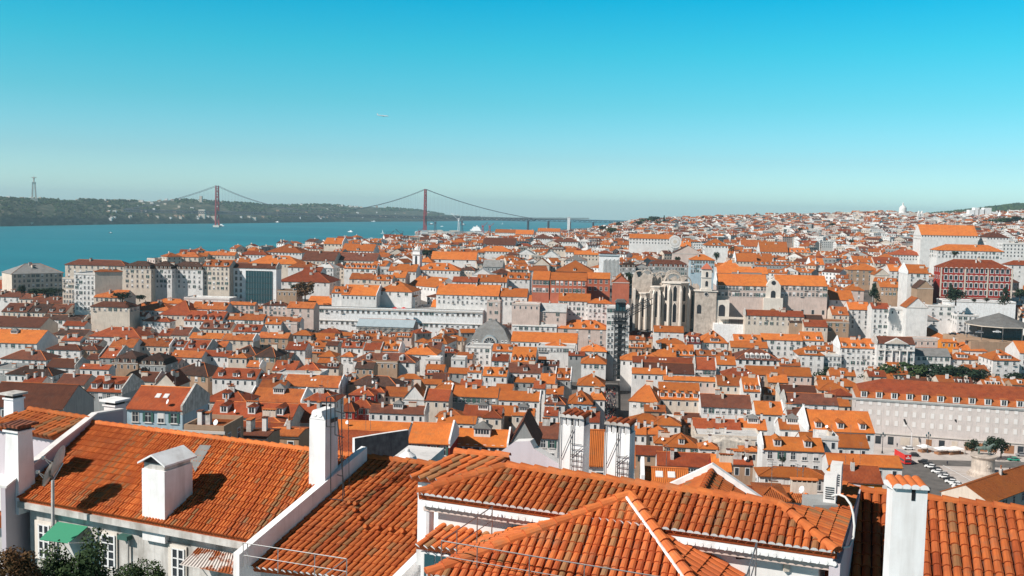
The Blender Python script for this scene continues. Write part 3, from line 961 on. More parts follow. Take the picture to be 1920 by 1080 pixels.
mb.prism([(1.6*math.cos(math.pi*i/8), 19+1.6*math.sin(math.pi*i/8)) for i in range(9)]+[(-1.6, 15.6), (1.6, 15.6)], -1.6, -1.5, 'glass', 'y')
mb.cyl((0, -1.6, 26), 1.5, 1.5, .1, 'glass', 12, True, Vector((0, -1, 0)))
R = root('gatehouse', (c.x, c.y, c.z), -GRID, 'stone gatehouse with clover opening above an arched door between two beige wings', 'gatehouse')
at(R, 'wall', mb); IMG.append((1340, 1560, 512, 602))
mb = MB(); c = aty(1396, 598, 688)
# --- long white block
R = H('577 905 578 580 w u F w33 f2 h8 z1.3 D685 B34 k0 y4', name='hotel_block', category='hotel', group='named large buildings',
      label='very long white three-storey block with terrace rail, ending at the beige corner tower')
e2 = eavez(R); mb = MB()
mb.box(-61, 61, -.5, -.02, e2-9.2, e2-8.7, 'stone_trim'); mb.box(-61, 61, -.6, -.02, e2-1.2, e2-.8, 'stone_trim'); mb.box(-61, 61, .05, .12, e2, e2+1.0, 'dark_metal')
at(R, 'cornice', mb)
for px in (741, 757):
    c = aty(px, 584, 678); mb = MB(); mb.lathe((0, 0, 2.2), [(2.2, 0), (0.05, .9)], 'red_paint', 8); pb = MB(); pb.cyl((0, 0, -2), .06, .06, 4.9, 'white_metal', 6)
    r = root('parasol', (c.x, c.y, c.z), 0, 'small red parasol on the long white terrace, %s of the pair' % ('leftmost' if px < 750 else 'rightmost'), 'parasol', 'red terrace parasols')
    at(r, 'canopy', mb); at(r, 'pole', pb)
# --- scaffold hall
H('668 775 598 612 S n G w0 D655 k0 B20 x', name='scaffolded_hall', category='hall', group='named large buildings', label='netted scaffold hall with pale sheet metal roof in front of the long white block')
c = aty(722, 612, 654.5); mb = MB()
for i in range(9):
    x = -18+i*4.4; mb.tube((x, -.3, -8), (x, -.3, 0), .12, 'steel', 4)
    if i < 8: mb.tube((x, -.35, -4.5), (x+4.4, -.35, -.8), .14, 'cream_plaster', 4)
for z in (-.8, -4.5): mb.tube((-18, -.3, z), (17.2, -.3, z), .14, 'steel', 4)
R = root('scaffolding', (c.x, c.y, c.z), -GRID, 'steel scaffolding standing against the netted hall facade', 'scaffolding'); at(R, 'poles', mb)
# --- arched grey mansard
R = H('880 956 611 643 g W M u8 D600 B22 w0 k0 t.16 x', name='arcade_hall', category='hall', group='named large buildings', label='grey zinc mansard hall with a great round arched window')
e2 = eavez(R); mb = MB()
def arch(mb, x, r, z0, y0, y1, mat, n=14): mb.prism([(x+r*math.cos(math.pi*i/n), z0+r*math.sin(math.pi*i/n)) for i in range(n+1)], y0, y1, mat, 'y')
arch(mb, 0, 4.7, e2, -.6, 4.0, 'sheet_roof'); arch(mb, 0, 4.1, e2, -.7, -.6, 'stone_trim'); arch(mb, 0, 3.3, e2, -.8, -.7, 'glass')
for i in range(1, 6): mb.tube((0, -.85, e2), (3.3*math.cos(math.pi*i/6), -.85, e2+3.3*math.sin(math.pi*i/6)), .12, 'window_frame', 4)
for x in (-10, -7.8, 7.8, 10): arch(mb, x, .9, e2+1.0, -.1, 1.6, 'white_plaster', 8); arch(mb, x, .6, e2+1.0, -.15, -.1, 'glass', 8); mb.box(x-.9, x+.9, -.1, 1.6, e2, e2+1, 'white_plaster')
at(R, 'arched_window', mb)
# --- glass fronted block
R = H('430 518 494 502 b u G k2 D705 Q2 x w0', name='office_block', category='office', group='named large buildings', label='white office block with dark glass curtain wall and rust roof')
e2 = eavez(R); xl = wallx(R); k = 705/F
mb = MB(); x0 = xl+33*k; x1 = xl+84*k; mb.box(x0, x1, -.35, -.05, e2-25, e2-2.2, 'curtain_glass')
for i in range(6): mb.box(x0, x1, -.42, -.36, e2-2.4-i*4.2, e2-2.1-i*4.2, 'dark_metal')
for i in range(11): x = x0+(x1-x0)*i/10; mb.box(x-.06, x+.06, -.42, -.37, e2-25, e2-2.2, 'silver_paint')
at(R, 'curtain_wall', mb)
for r in range(6):
    for i in range(3): link('window', proto('window', win_mb), R, (xl+(5+9*i)*k, -.01, e2-5-r*4.2), None, (1.3, 1, 1.3))
# --- tan corner tower
R = H('913 938 563 566 w p F w2 f3 D640 h5 k0', label='beige stepped corner tower at the end of the long white terrace', name='tower_house', category='tower house')
# --- salmon palace
H('998 1030 508 524 O s G w5 f2 h5 z1.3 D672 k0', name='palace', category='palace', group='salmon palace wings', label='short salmon palace wing, leftmost, with bright orange roof')
H('1032 1100 511 525 O s G w8 f2 h5 z1.3 D670 k0', name='palace', category='palace', group='salmon palace wings', label='central salmon palace wing with weathered brick red front and orange roof')
H('1100 1144 511 522 O s G w4 f2 h5 z1.3 D690 k0', name='palace', category='palace', group='salmon palace wings', label='recessed salmon palace wing with arched gateway')
H('1148 1180 516 529 O s g f2 D640 B26', name='palace', category='palace', group='salmon palace wings', label='end-gabled salmon palace wing beside the iron lift tower')
# --- white sheeted block
c = aty(1141, 515, 760); mb = MB(); k = 760/F; mb.box(-7.5, 8, 0, 14, -8, 14, 'bright_white'); sb = MB(); sb.box(-8, 8.5, -.5, 14.5, 14.3, 14.8, 'sheet_roof')
for i in range(12): sb.box(-4+i*1, -3.6+i*1, -.25, -.03, -8, 11+(i % 3)*.5, 'scaffold_net')
R = root('sheeted_block', (c.x, c.y, c.z), -GRID, 'white block wrapped in hanging sheets beyond the iron lift tower', 'building'); at(R, 'wall', mb); at(R, 'sheeting', sb)
IMG.append((1122, 1162, 475, 520))
# --- convent ruin
c = aty(1262, 612, 695); k = 695/F; R = root('convent_ruin', (c.x, c.y, c.z), -GRID, 'roofless gothic stone convent ruin with tall lancet windows and bare arches', 'ruin')
def X(p): return (p-1262)*k
def Z(y): return (612-y)*k
def apse(cx, r, y0, ytop, nwin, low=612, a0=-0.5, mat='old_stone', tiers=1):
    mb = MB(); wb = MB(); n = 8; zt = Z(ytop); zl = Z(low)-6
    pts = [(cx+r*math.cos(a0+2*math.pi*i/n), y0+r*math.sin(a0+2*math.pi*i/n)) for i in range(n)]
    mb.prism(pts, zl, zt, mat, 'z')
    mb.prism([(cx+(x-cx)*1.08, y0+(y-y0)*1.08) for x, y in pts], zt, zt+.7, 'pale_stone', 'z')
    for i in range(n):
        x, y = pts[i]
        if y > y0+1: continue
        dx, dy = x-cx, y-y0; l = math.hypot(dx, dy); M = Matrix.Translation((x, y, 0)) @ Matrix.Rotation(math.atan2(dy, dx), 4, 'Z')
        mb.box(-.4, 1.9, -.55, .55, zl, zt-5, 'pale_stone', M=M); mb.prism([(-.4, zt-5), (1.9, zt-5), (-.4, zt-1.2)], -.55, .55, 'pale_stone', 'y', M=M)
    for i in range(n):
        (xa, ya), (xb, yb) = pts[i], pts[(i+1) % n]
        mx, my = (xa+xb)/2, (ya+yb)/2
        if my > y0: continue
        M = Matrix.Translation((mx, my, 0)) @ Matrix.Rotation(math.atan2(my-y0, mx-cx)+math.pi/2, 4, 'Z')
        w = r*.13
        hs = [(zl+(zt-zl)*.36, zt-3)] if tiers == 1 else [(zl+(zt-zl)*.25, zl+(zt-zl)*.58), (zl+(zt-zl)*.66, zt-3)]
        for a, b in hs:
            wb.prism([(-w-.3, a-.3), (w+.3, a-.3), (w+.3, b), (0, b+w*2), (-w-.3, b)], -.06, .06, 'pale_stone', 'y', M=M)
            wb.prism([(-w, a), (w, a), (w, b-.2), (0, b+w*1.5), (-w, b-.2)], -.12, -.06, 'black_paint', 'y', M=M)
    at(R, 'apse', mb); at(R, 'lancet_window', wb)
apse(X(1266), 9.6, 8, 531, 3, tiers=2)
apse(X(1231), 4.8, 7, 540, 2)
apse(X(1206), 4.2, 7, 553, 2, 605)
apse(X(1299), 4.4, 11, 546, 2)
mb = MB()
rnd = random.Random(3)
# broken nave walls behind
for (xa, xb, y, zt) in ((1186, 1222, 16, 518), (1222, 1246, 22, 522), (1246, 1290, 24, 525), (1290, 1312, 15, 538)):
    n = 8; prof = [(X(xa), -4), (X(xb), -4)]+[(X(xb)+(X(xa)-X(xb))*i/n, Z(zt)+rnd.uniform(-2.2, 2.8)) for i in range(n+1)]
    mb.prism(prof, y, y+1.4, 'old_stone', 'y')
mb.box(X(1192), X(1308), 9, 15, -8, Z(556), 'pale_stone')
mb.box(X(1186), X(1190), 2, 50, -8, Z(545), 'pale_stone'); mb.box(X(1300), X(1312), 8, 18, -8, Z(545), 'old_stone')
at(R, 'wall', mb)
for i, (px, r, y, zt) in enumerate(((1198, 4.5, 18, 512), (1212, 4.5, 20, 511), (1228, 5, 18, 516), (1240, 5, 20, 514), (1262, 6.5, 12, 514), (1262, 6.5, 18, 512), (1262, 6.5, 26, 511), (1284, 5, 22, 520))):
    ab = MB(); n = 10
    for j in range(n):
        a = math.pi*j/n; b2 = math.pi*(j+1)/n; f = lambda a: Vector((X(px)+r*math.cos(a), y+(1.5*math.cos(a) if i > 4 else 0), Z(zt)-r*1.1+r*1.15*math.sin(a)))
        ab.tube(f(a), f(b2), .5, 'old_stone', 5)
    for sgn in (-1, 1): ab.tube((X(px)+sgn*r, y, -2), (X(px)+sgn*r, y, Z(zt)-r*1.1), .75, 'old_stone', 6)
    at(R, 'arch', ab)
# tower with pyramid cap
c2 = aty(1322, 612, 683); k2 = 683/F; T = root('bell_tower', (c2.x, c2.y, c2.z), -GRID, 'square stone bell tower with pyramid cap between ruin and beige barracks', 'tower')
mb = MB(); z = lambda y: (612-y)*k2
mb.box(-7, 7, 0, 9, -6, z(545), 'old_stone'); mb.box(-3.7, 3.7, -.5, 7, z(545), z(541), 'pale_stone'); mb.box(-3.2, 3.2, 0, 6.4, z(541), z(504), 'pale_stone'); mb.box(-3.7, 3.7, -.4, 6.8, z(520), z(519), 'stone_trim'); mb.box(-8, 8, -.6, 9.4, z(546), z(544.6), 'pale_stone')
at(T, 'wall', mb); mb = MB()
B = [Vector(p) for p in ((-3.8, -.6, z(504)), (3.8, -.6, z(504)), (3.8, 7, z(504)), (-3.8, 7, z(504)))]
for i in range(4): mb.poly([B[i], B[(i+1) % 4], Vector((0, 3.2, z(492)))], 'salmon_plaster')
mb.poly(B[::-1], 'salmon_plaster'); at(T, 'roof', mb)
for zz, w in ((z(517.5), .8), (z(535), .9)):
    mb = MB(); arch(mb, 0, w, zz+2.4, -.12, -.02, 'glass', 8); mb.box(-w, w, -.12, -.02, zz-.5, zz+2.4, 'glass'); at(T, 'belfry_opening', mb)
mb = MB(); mb.cyl((0, -.02, z(551)), 1.6, 1.6, .2, 'stone_trim', 16, True, Vector((0, -1, 0))); mb.cyl((0, -.2, z(551)), 1.1, 1.1, .1, 'glass', 16, True, Vector((0, -1, 0))); at(T, 'round_window', mb)
mb = MB(); arch(mb, -4.5, 1.5, z(575), -.1, -.02, 'glass', 8); mb.box(-6, -3, -.1, -.02, z(588), z(575), 'glass'); at(T, 'arched_window', mb)
mb = MB(); mb.box(7, 16, 1, 8, -6, z(562), 'pale_stone'); arch(mb, 11, 2.2, z(576), .9, 1, 'glass', 8); mb.box(8.8, 13.2, .9, 1, z(592), z(576), 'glass'); at(T, 'porch', mb)
IMG.append((1183, 1345, 505, 612))
# terrace in front of barracks
c3 = aty(1370, 612, 672); R = root('terrace_cafe', (c3.x, c3.y, c3.z), -GRID, 'white walled cafe terrace with a long pale canopy below the barracks', 'terrace')
mb = MB(); mb.box(-11, 17, 0, 12, -11, 1.2, 'bright_white'); at(R, 'wall', mb)
mb = MB(); mb.slab([(-8, 1, 5.0), (14, 1, 5.0), (14, 9, 5.6), (-8, 9, 5.6)], .15, 'canvas'); at(R, 'canopy', mb)
mb = MB()
for i in range(6): mb.tube((-8+i*4.4, 1.2, 1), (-8+i*4.4, 1.2, 4.9), .1, 'dark_metal', 5)
at(R, 'post', mb); IMG.append((1340, 1400, 595, 628))
# --- iron lift tower
D = 540; c = aty(1160, 705, D); k = D/F; R = root('lift_tower', (c.x, c.y, c.z), -GRID, 'tall dark neo-gothic iron lift tower at the end of the narrow street', 'lift tower')
z = lambda y: (705-y)*k
mb = MB(); w = 2.8
for x in (-w, -w/3, w/3, w):
    for y in (0, 5): mb.box(x-.24, x+.24, y-.24, y+.24, -2, z(585), 'dark_metal')
n = 9
for i in range(n+1):
    zz = z(705)+(z(603)-z(705))*i/n; mb.box(-w-.3, w+.3, -.35, 5.35, zz-.35, zz+.35, 'dark_metal')
    if i < n:
        h = (z(603)-z(705))/n
        for j in range(3):
            xc = -w*2/3+j*w*2/3; r = w/3-.28
            for a in range(6): t0, t1 = math.pi*a/6, math.pi*(a+1)/6; mb.tube((xc+r*math.cos(t0), -.1, zz+h*.55+r*math.sin(t0)), (xc+r*math.cos(t1), -.1, zz+h*.55+r*math.sin(t1)), .12, 'dark_metal', 4)
            mb.tube((xc, -.1, zz), (xc, -.1, zz+h*.8), .09, 'dark_metal', 4)
mb.box(-1.1, 1.1, 1.6, 4.2, -2, z(600), 'curtain_glass'); at(R, 'frame', mb)
mb = MB()
for (y0, y1, ww) in ((606, 602, 1.25), (598, 596.5, 1.35), (584, 581.5, 1.25), (566, 564.5, .8)): mb.box(-w*ww, w*ww, -1.6*ww, 5+1.6*ww, z(y0), z(y1), 'dark_metal')
for i in range(14):
    x = -w*1.3+i*w*2.6/13
    mb.box(x-.08, x+.08, -2.1, -1.9, z(602), z(598), 'dark_metal'); mb.box(x*.9-.12, x*.9+.12, -1.6, -1.3, z(597), z(584), 'dark_metal')
at(R, 'viewing_platform', mb)
mb = MB(); mb.box(-2.6, 2.6, .3, 5, z(581), z(566), 'curtain_glass')
for x in (-2.7, -.9, .9, 2.7): mb.box(x-.15, x+.15, .1, .3, z(581), z(566), 'dark_metal')
mb.prism([(-3.3, z(564.5)), (3.3, z(564.5)), (2, z(560)), (-2, z(560))], -.4, 5.6, 'grey_sheet', 'y'); at(R, 'cabin', mb)
mb = MB(); a = Vector((3.5, 4, z(594))); b2 = Vector((18, 44, z(580)))
for off in (-1, 1):
    for dz in (0, 3.5): mb.tube(a+Vector((off, 0, dz)), b2+Vector((off, 0, dz)), .22, 'dark_metal', 4)
for i in range(13):
    p = a.lerp(b2, i/12); q = a.lerp(b2, min(1, (i+1)/12)); mb.tube(p+Vector((-1, 0, 0)), q+Vector((-1, 0, 3.5)), .12, 'dark_metal', 4); mb.tube(p+Vector((-1, 0, 0)), p+Vector((-1, 0, 3.5)), .12, 'dark_metal', 4)
at(R, 'footbridge', mb); IMG.append((1138, 1180, 555, 800))
# --- church tower left of centre
c = aty(780, 498, 800); k = 800/F; R = root('bell_tower', (c.x, c.y, c.z), -math.radians(14), 'slim white bell tower with crowned top rising above the orange church roof', 'tower')
mb = MB(); mb.box(-3, 3, 0, 6, -8, 12, 'bright_white'); mb.box(-3.5, 3.5, -.5, 6.5, 8.5, 9.2, 'stone_trim'); mb.box(-3.5, 3.5, -.5, 6.5, 12, 12.6, 'stone_trim'); at(R, 'wall', mb)
mb = MB(); mb.lathe((0, 3, 12.6), [(2.6, 0), (2.4, 1.2), (1.2, 2.4), (.5, 2.8), (.4, 3.6), (0, 4.5)], 'white_plaster', 12); at(R, 'cupola', mb)
mb = MB(); mb.box(-.9, .9, -.08, -.02, 1, 7, 'glass'); arch(mb, 0, .9, 7, -.08, -.02, 'glass', 6); at(R, 'belfry_opening', mb)
for sx in (-3, 3): mb = MB(); mb.lathe((sx, 0, 12.6), [(.5, 0), (.3, 1.2), (0, 2)], 'white_plaster', 6); at(R, 'pinnacle', mb)
# --- round canopy hall
c = aty(1890, 612, 600); k = 600/F; R = root('canopy_hall', (c.x, c.y, c.z), 0, 'wide grey polygonal canopy roof on slim posts over a dark car deck', 'pavilion')
mb = MB(); mb.lathe((0, 12, 0), [(19.5, 0), (.1, 7)], 'grey_sheet', 10); mb.lathe((0, 12, -.5), [(19.5, 0), (19.5, .5)], 'cream_plaster', 10); at(R, 'roof', mb)
for i in range(10):
    a = 2*math.pi*i/10; mb = MB(); mb.tube((19*math.cos(a), 12+19*math.sin(a), -9), (19*math.cos(a), 12+19*math.sin(a), -.4), .25, 'steel', 6); at(R, 'post', mb)
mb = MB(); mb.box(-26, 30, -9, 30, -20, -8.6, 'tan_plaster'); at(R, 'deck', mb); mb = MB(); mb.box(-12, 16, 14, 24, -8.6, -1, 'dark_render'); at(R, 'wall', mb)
IMG.append((1830, 1930, 583, 650))
# --- dome and twin towers on the skyline
c = aty(1693, 405, 2500); k = 2500/F; R = root('domed_basilica', (c.x, c.y, c.z-6), 0, 'white domed basilica on the far skyline', 'church')
mb = MB(); mb.box(-12, 12, -8, 14, -10, 14, 'white_plaster'); mb.box(-38, -14, 0, 14, -10, 16, 'white_plaster'); mb.box(14, 34, 0, 14, -10, 15, 'cream_plaster'); at(R, 'wall', mb)
mb = MB(); mb.lathe((0, 3, 14), [(9, 0), (9, 8), (8.4, 12), (6, 16), (2, 18.5), (1.6, 24), (0, 26)], 'white_plaster', 16); at(R, 'dome', mb)
for px, D2, h in ((1723, 2400, 22), (1729, 2400, 22)):
    c = aty(px, 408, D2); R = root('church_tower', (c.x, c.y, c.z-8), 0, 'white %s of the twin church towers on the far skyline' % ('leftmost' if px < 1725 else 'rightmost'), 'tower', 'twin skyline towers')
    mb = MB(); mb.box(-3, 3, 0, 6, -10, h-4, 'white_plaster'); at(R, 'wall', mb); mb = MB(); mb.lathe((0, 3, h-4), [(3, 0), (2, 4), (0, 7)], 'white_plaster', 8); at(R, 'cap', mb)
for i, px in enumerate((1874, 1889)):
    c = aty(px, 405, 2400); R = root('tent_roof', (c.x, c.y, c.z-6), 0, 'white pointed tent roof on the far skyline, %s of two' % ('leftmost' if i == 0 else 'rightmost'), 'tent roof', 'pointed white tents')
    mb = MB(); mb.lathe((0, 0, 0), [(11, 4), (4, 9), (1.2, 15), (0, 21)], 'bright_white', 8); at(R, 'canopy', mb); mb = MB(); mb.cyl((0, 0, -4), 9, 9, 8.2, 'white_plaster', 8); at(R, 'wall', mb)
c = aty(1840, 412, 2500); R = root('white_apartments', (c.x, c.y, c.z), 0, 'cluster-like stepped white tower block below the wooded skyline', 'tower block')
mb = MB()
for (x, w, h) in ((-38, 16, 14), (-24, 14, 24), (-12, 12, 30), (0, 16, 26), (15, 18, 30), (32, 14, 20), (46, 12, 12)): mb.box(x-w/2, x+w/2, 0, 16, -10, h, 'bright_white')
for r in range(7):
    for i in range(22): mb.box(-42+i*4.2, -40.4+i*4.2, -.3, -.03, -4+r*3.4, -2.4+r*3.4, 'glass') if -4+r*3.4 < 12 else None
at(R, 'wall', mb)
# --- clock ring on long white building
R = bylabel(1180, 447); mb = MB(); e2 = eavez(R)
mb.cyl((26, -1, e2-3), 7, 7, 1.2, 'white_plaster', 20, True, Vector((0, -1, 0))); mb.cyl((26, -2.2, e2-3), 5.4, 5.4, .1, 'stone_trim', 20, True, Vector((0, -1, 0))); mb.cyl((26, -2.3, e2-3), 4.3, 4.3, .1, 'white_plaster', 20, True, Vector((0, -1, 0))); mb.cyl((26, -2.4, e2-3), 2, 2, .1, 'cream_plaster', 16, True, Vector((0, -1, 0)))
at(R, 'clock_ring', mb)
# ================================================================= the plaza
def P(px, py, z=12.3): return atz(px, py, z)
def sheet(name, pts, mat, z, kind='structure'):
    mb = MB(); q = [atz(a, b, z) for a, b in pts]; mb.poly(q, mat); o = link(name, mb.mesh(name)); o['kind'] = kind; return o
sheet('plaza', [(1590, 960), (1590, 845), (1640, 838), (1990, 848), (1990, 960)], 'paving', 12.5)
sheet('road', [(1560, 905), (1690, 868), (1735, 868), (1860, 945), (1850, 990), (1740, 990), (1660, 930)], 'asphalt', 12.56)
sheet('road', [(1735, 862), (1990, 868), (1990, 880), (1735, 872)], 'asphalt', 12.57)
mb = MB()
for i in range(9):
    a = P(1752+i*9, 877+i*6, 12.62); b = P(1790+i*11, 876+i*6, 12.62); d = (b-a).normalized().cross(Vector((0, 0, 1)))*.12
    mb.poly([a-d, b-d, b+d, a+d], 'white_paint')
for (a, b) in (((1742, 870), (1872, 945)), ((1768, 872), (1896, 942))):
    a = P(*a, 12.63); b = P(*b, 12.63); d = (b-a).normalized().cross(Vector((0, 0, 1)))*.15; mb.poly([a-d, b-d, b+d, a+d], 'white_paint')
o = link('road_marking', mb.mesh('road_marking')); o['kind'] = 'structure'
IMG.append((1590, 1990, 838, 960))
# cars
def car_parts(paint):
    b = MB(); pr = [(-2.1, .35), (2.1, .35), (2.15, .8), (1.3, .95), (-1.9, .98), (-2.15, .8)]
    b.prism(pr, -.85, .85, paint); c = MB(); c.prism([(-1.75, .97), (1.15, .95), (.55, 1.45), (-1.3, 1.47)], -.76, .76, 'glass')
    c.prism([(-1.25, 1.46), (.5, 1.44), (.45, 1.5), (-1.2, 1.52)], -.72, .72, paint); w = MB(); w.cyl((0, 0, 0), .32, .32, .22, 'rubber', 10, True, Vector((1, 0, 0))); return b.mesh('body'), c.mesh('cabin'), w.mesh('wheel')
CARS = {p: car_parts(p) for p in ('white_paint', 'black_paint', 'silver_paint', 'green_paint')}
def car(px, py, ang, paint, label, z=12.6):
    p = atz(px, py, z); R = root('parked_car', p, ang, label, 'car', 'cars around the plaza'); b, c, w = CARS[paint]
    link('body', b, R); link('cabin', c, R)
    for x in (-.87, .66):
        for y in (-1.35, 1.35): link('wheel', w, R, (x, y, .32))
rnd = random.Random(11)
CW = {'white_paint': 'white', 'black_paint': 'black', 'silver_paint': 'silver', 'green_paint': 'green'}
ordw = ['first', 'second', 'third', 'fourth', 'fifth', 'sixth', 'seventh', 'eighth', 'ninth', 'tenth', 'eleventh', 'twelfth', 'thirteenth', 'fourteenth']
for i in range(14):
    t = i/13; pt = rnd.choice(('white_paint', 'white_paint', 'silver_paint', 'black_paint'))
    car(1732+t*84+(i % 2)*3, 868+t*62, math.radians(60+rnd.uniform(-6, 6)), pt, '%s car parked in the plaza row, %s from the red bus' % (CW[pt], ordw[i]))
for px, py, a, pt, l in ((1712, 855, 80, 'black_paint', 'black car on the roadway just beyond the red bus'), (1703, 843, 90, 'white_paint', 'white van-like car by the shopfronts beyond the red bus'), (1900, 864, 85, 'green_paint', 'green and black taxi on the far road beside the plinth'), (1915, 855, 85, 'silver_paint', 'silver car at the plaza edge beyond the green taxi'), (1830, 935, 60, 'white_paint', 'white car at the end of the plaza row beside the cream facade')):
    car(px, py, math.radians(a), pt, l)
for px, py, pt in ((1786, 628, 'black_paint'), (1803, 626, 'black_paint'), (1818, 627, 'black_paint'), (1836, 625, 'silver_paint'), (1869, 624, 'white_paint')):
    p = aty(px, py, 592); car(px, py, math.radians(80), pt, '%s car on the raised deck by the canopy hall, %.1f%% across' % (CW[pt], px/19.2), z=p.z)
# red bus
p = P(1702, 872, 12.6); R = root('bus', p, math.radians(2), 'red double-decker tour bus with white lettering at the plaza corner', 'bus')
mb = MB(); mb.box(-1.25, 1.25, 0, 9.5, .4, 4.0, 'red_paint', 'silver_paint'); at(R, 'body', mb)
mb = MB(); mb.box(-1.1, 1.1, -.04, -.01, 1.0, 1.9, 'glass'); mb.box(-1.27, -1.255, .5, 9, 1.1, 1.9, 'glass'); mb.box(1.255, 1.27, .5, 9, 1.1, 1.9, 'glass'); at(R, 'window', mb)
mb = MB()
for i in range(5): mb.box(-.85+i*.36, -.6+i*.36, -.06, -.02, 2.4, 2.9, 'white_paint')
mb.box(-.2, .2, -.06, -.02, 3.1, 3.5, 'white_paint'); at(R, 'sign', mb)
for x in (-1.2, 1.0):
    for y in (1.6, 7.6): link('wheel', CARS['white_paint'][2], R, (x, y, .42), None, (1, 1.3, 1.3))
# plinth and rider
p = P(1842, 891, 12.5); k = .197; R = root('statue_plinth', p, 0, 'round pale stone statue plinth with carved medallion in the plaza', 'plinth')
mb = MB(); mb.lathe((0, 0, 0), [(5.4, 0), (5.4, .5), (4.7, .5), (4.7, 1.2), (4.2, 1.8), (4.0, 2.2), (3.9, 6.2), (4.2, 6.7), (4.6, 7.2), (4.6, 7.6), (0, 7.6)], 'old_stone', 28); at(R, 'drum', mb)
mb = MB(); mb.cyl((0, -3.95, 4.2), .7, .6, .25, 'old_stone', 14, True, Vector((0, -1, 0))); at(R, 'medallion', mb)
def skin(name, pts, edges, mat, R=None, sub=2, loc=(0, 0, 0), rz=0):
    me = bpy.data.meshes.new(name); me.from_pydata([p[:3] for p in pts], edges, [])
    o = link(name, me, R, loc, rz); o.modifiers.new('skin', 'SKIN'); me.skin_vertices.new() if not me.skin_vertices else None
    for v, pnt in zip(me.skin_vertices[0].data, pts): r = pnt[3]; v.radius = (r, r)
    me.skin_vertices[0].data[0].use_root = True
    s = o.modifiers.new('sub', 'SUBSURF'); s.levels = sub; s.render_levels = sub; me.materials.append(MATS[mat]); return o
S = root('equestrian_statue', p+Vector((0, 0, 7.6)), math.radians(250), 'green bronze horse and rider statue on the round plinth', 'statue')
skin('horse', [(0, 0, 1.9, .55), (0, 1.1, 1.95, .6), (0, -1.1, 1.95, .6), (0, 1.8, 2.7, .36), (0, 2.3, 3.2, .24), (0, 2.8, 2.9, .17), (.3, 1.2, 1.1, .22), (.3, 1.3, 0.1, .13), (-.3, 1.3, 1.3, .22), (-.3, 1.9, .9, .13), (-.3, 1.8, .5, .11), (.3, -1.2, 1.1, .26), (.3, -1.4, .1, .13), (-.3, -1.2, 1.1, .26), (-.3, -1.0, .1, .13), (0, -1.8, 2.0, .16), (0, -2.2, 1.1, .12)],
     [(0, 1), (0, 2), (1, 3), (3, 4), (4, 5), (1, 6), (6, 7), (1, 8), (8, 9), (9, 10), (2, 11), (11, 12), (2, 13), (13, 14), (2, 15), (15, 16)], 'bronze_green', S)
skin('rider', [(0, .1, 2.6, .33), (0, .1, 3.3, .34), (0, .1, 3.75, .14), (0, .1, 4.05, .22), (.55, .4, 3.2, .14), (.5, .9, 2.9, .1), (-.55, .5, 3.3, .14), (-.6, 1.1, 3.6, .1), (.55, .3, 2.0, .2), (.6, .2, 1.2, .13), (-.55, .3, 2.0, .2), (-.6, .2, 1.2, .13)],
     [(0, 1), (1, 2), (2, 3), (1, 4), (4, 5), (1, 6), (6, 7), (0, 8), (8, 9), (0, 10), (10, 11)], 'bronze_green', S); S.scale = (1.35, 1.35, 1.35)
# tents, lamps, people
for i, (px, py, w) in enumerate(((1768, 852, 7), (1790, 852, 7), (1733, 848, 5))):
    p = P(px, py); R = root('market_tent', p, math.radians(15), 'white market tent before the blind-windowed block, %s along' % ordw[i], 'market tent', 'white market tents')
    mb = MB(); B = [Vector(q) for q in ((-w/2, -2, 2.4), (w/2, -2, 2.4), (w/2, 2, 2.4), (-w/2, 2, 2.4))]
    for j in range(4): mb.poly([B[j], B[(j+1) % 4], Vector((0, 0, 3.4))], 'white_paint')
    at(R, 'canopy', mb); mb = MB(); mb.box(-w/2+.3, w/2-.3, -1.3, 1.3, 0, 1, 'brick_brown'); at(R, 'counter', mb)
    for x in (-w/2+.1, w/2-.1):
        for y in (-1.9, 1.9): mb = MB(); mb.tube((x, y, 0), (x, y, 2.4), .05, 'steel', 5); at(R, 'post', mb)
def lamp_mb():
    mb = MB(); mb.lathe((0, 0, 0), [(.35, 0), (.3, .8), (.12, 1.2), (.09, 7.5), (0, 7.6)], 'dark_metal', 8)
    mb.tube((-.9, 0, 6.6), (.9, 0, 6.6), .06, 'dark_metal', 5); return mb.mesh('pole')
lm = lamp_mb(); hb = MB(); hb.lathe((0, 0, 0), [(.12, 0), (.3, .5), (.26, .8), (0, 1.1)], 'curtain_glass', 8); hm = hb.mesh('lantern')
for i, (px, py) in enumerate(((1654, 850), (1739, 849), (1895, 850), (1553, 722), (1583, 722), (1948, 850))):
    z = 12.5 if py > 800 else 15; p = atz(px, py, z); R = root('street_lamp', p, 0.3, 'dark iron street lamp with three lanterns, %.0f%% across, %.0f%% down' % (px/19.2, py/10.8), 'street lamp', 'iron street lamps')
    link('pole', lm, R)
    for x, zz in ((-.9, 6.6), (.9, 6.6), (0, 7.5)): link('lantern', hm, R, (x, 0, zz))
for i, (px, py, rz) in enumerate(((1708, 842, .5), (1803, 842, .5), (1883, 842, .5))):
    p = P(px, py); R = root('flagpole', p, 0, 'white slanting flagpole with furled flag on the blind-windowed block, %s of three' % ordw[i], 'flagpole', 'slanting flagpoles')
    mb = MB(); mb.tube((0, 0, 0), (0, 0, 7), .12, 'white_metal', 6); mb.tube((0, 0, 7), (-4, -2, 12), .1, 'white_metal', 6); at(R, 'pole', mb)
    mb = MB(); mb.tube((-3, -1.5, 10.5), (-4.2, -2.1, 12.6), .4, 'dark_metal', 6); at(R, 'flag', mb)
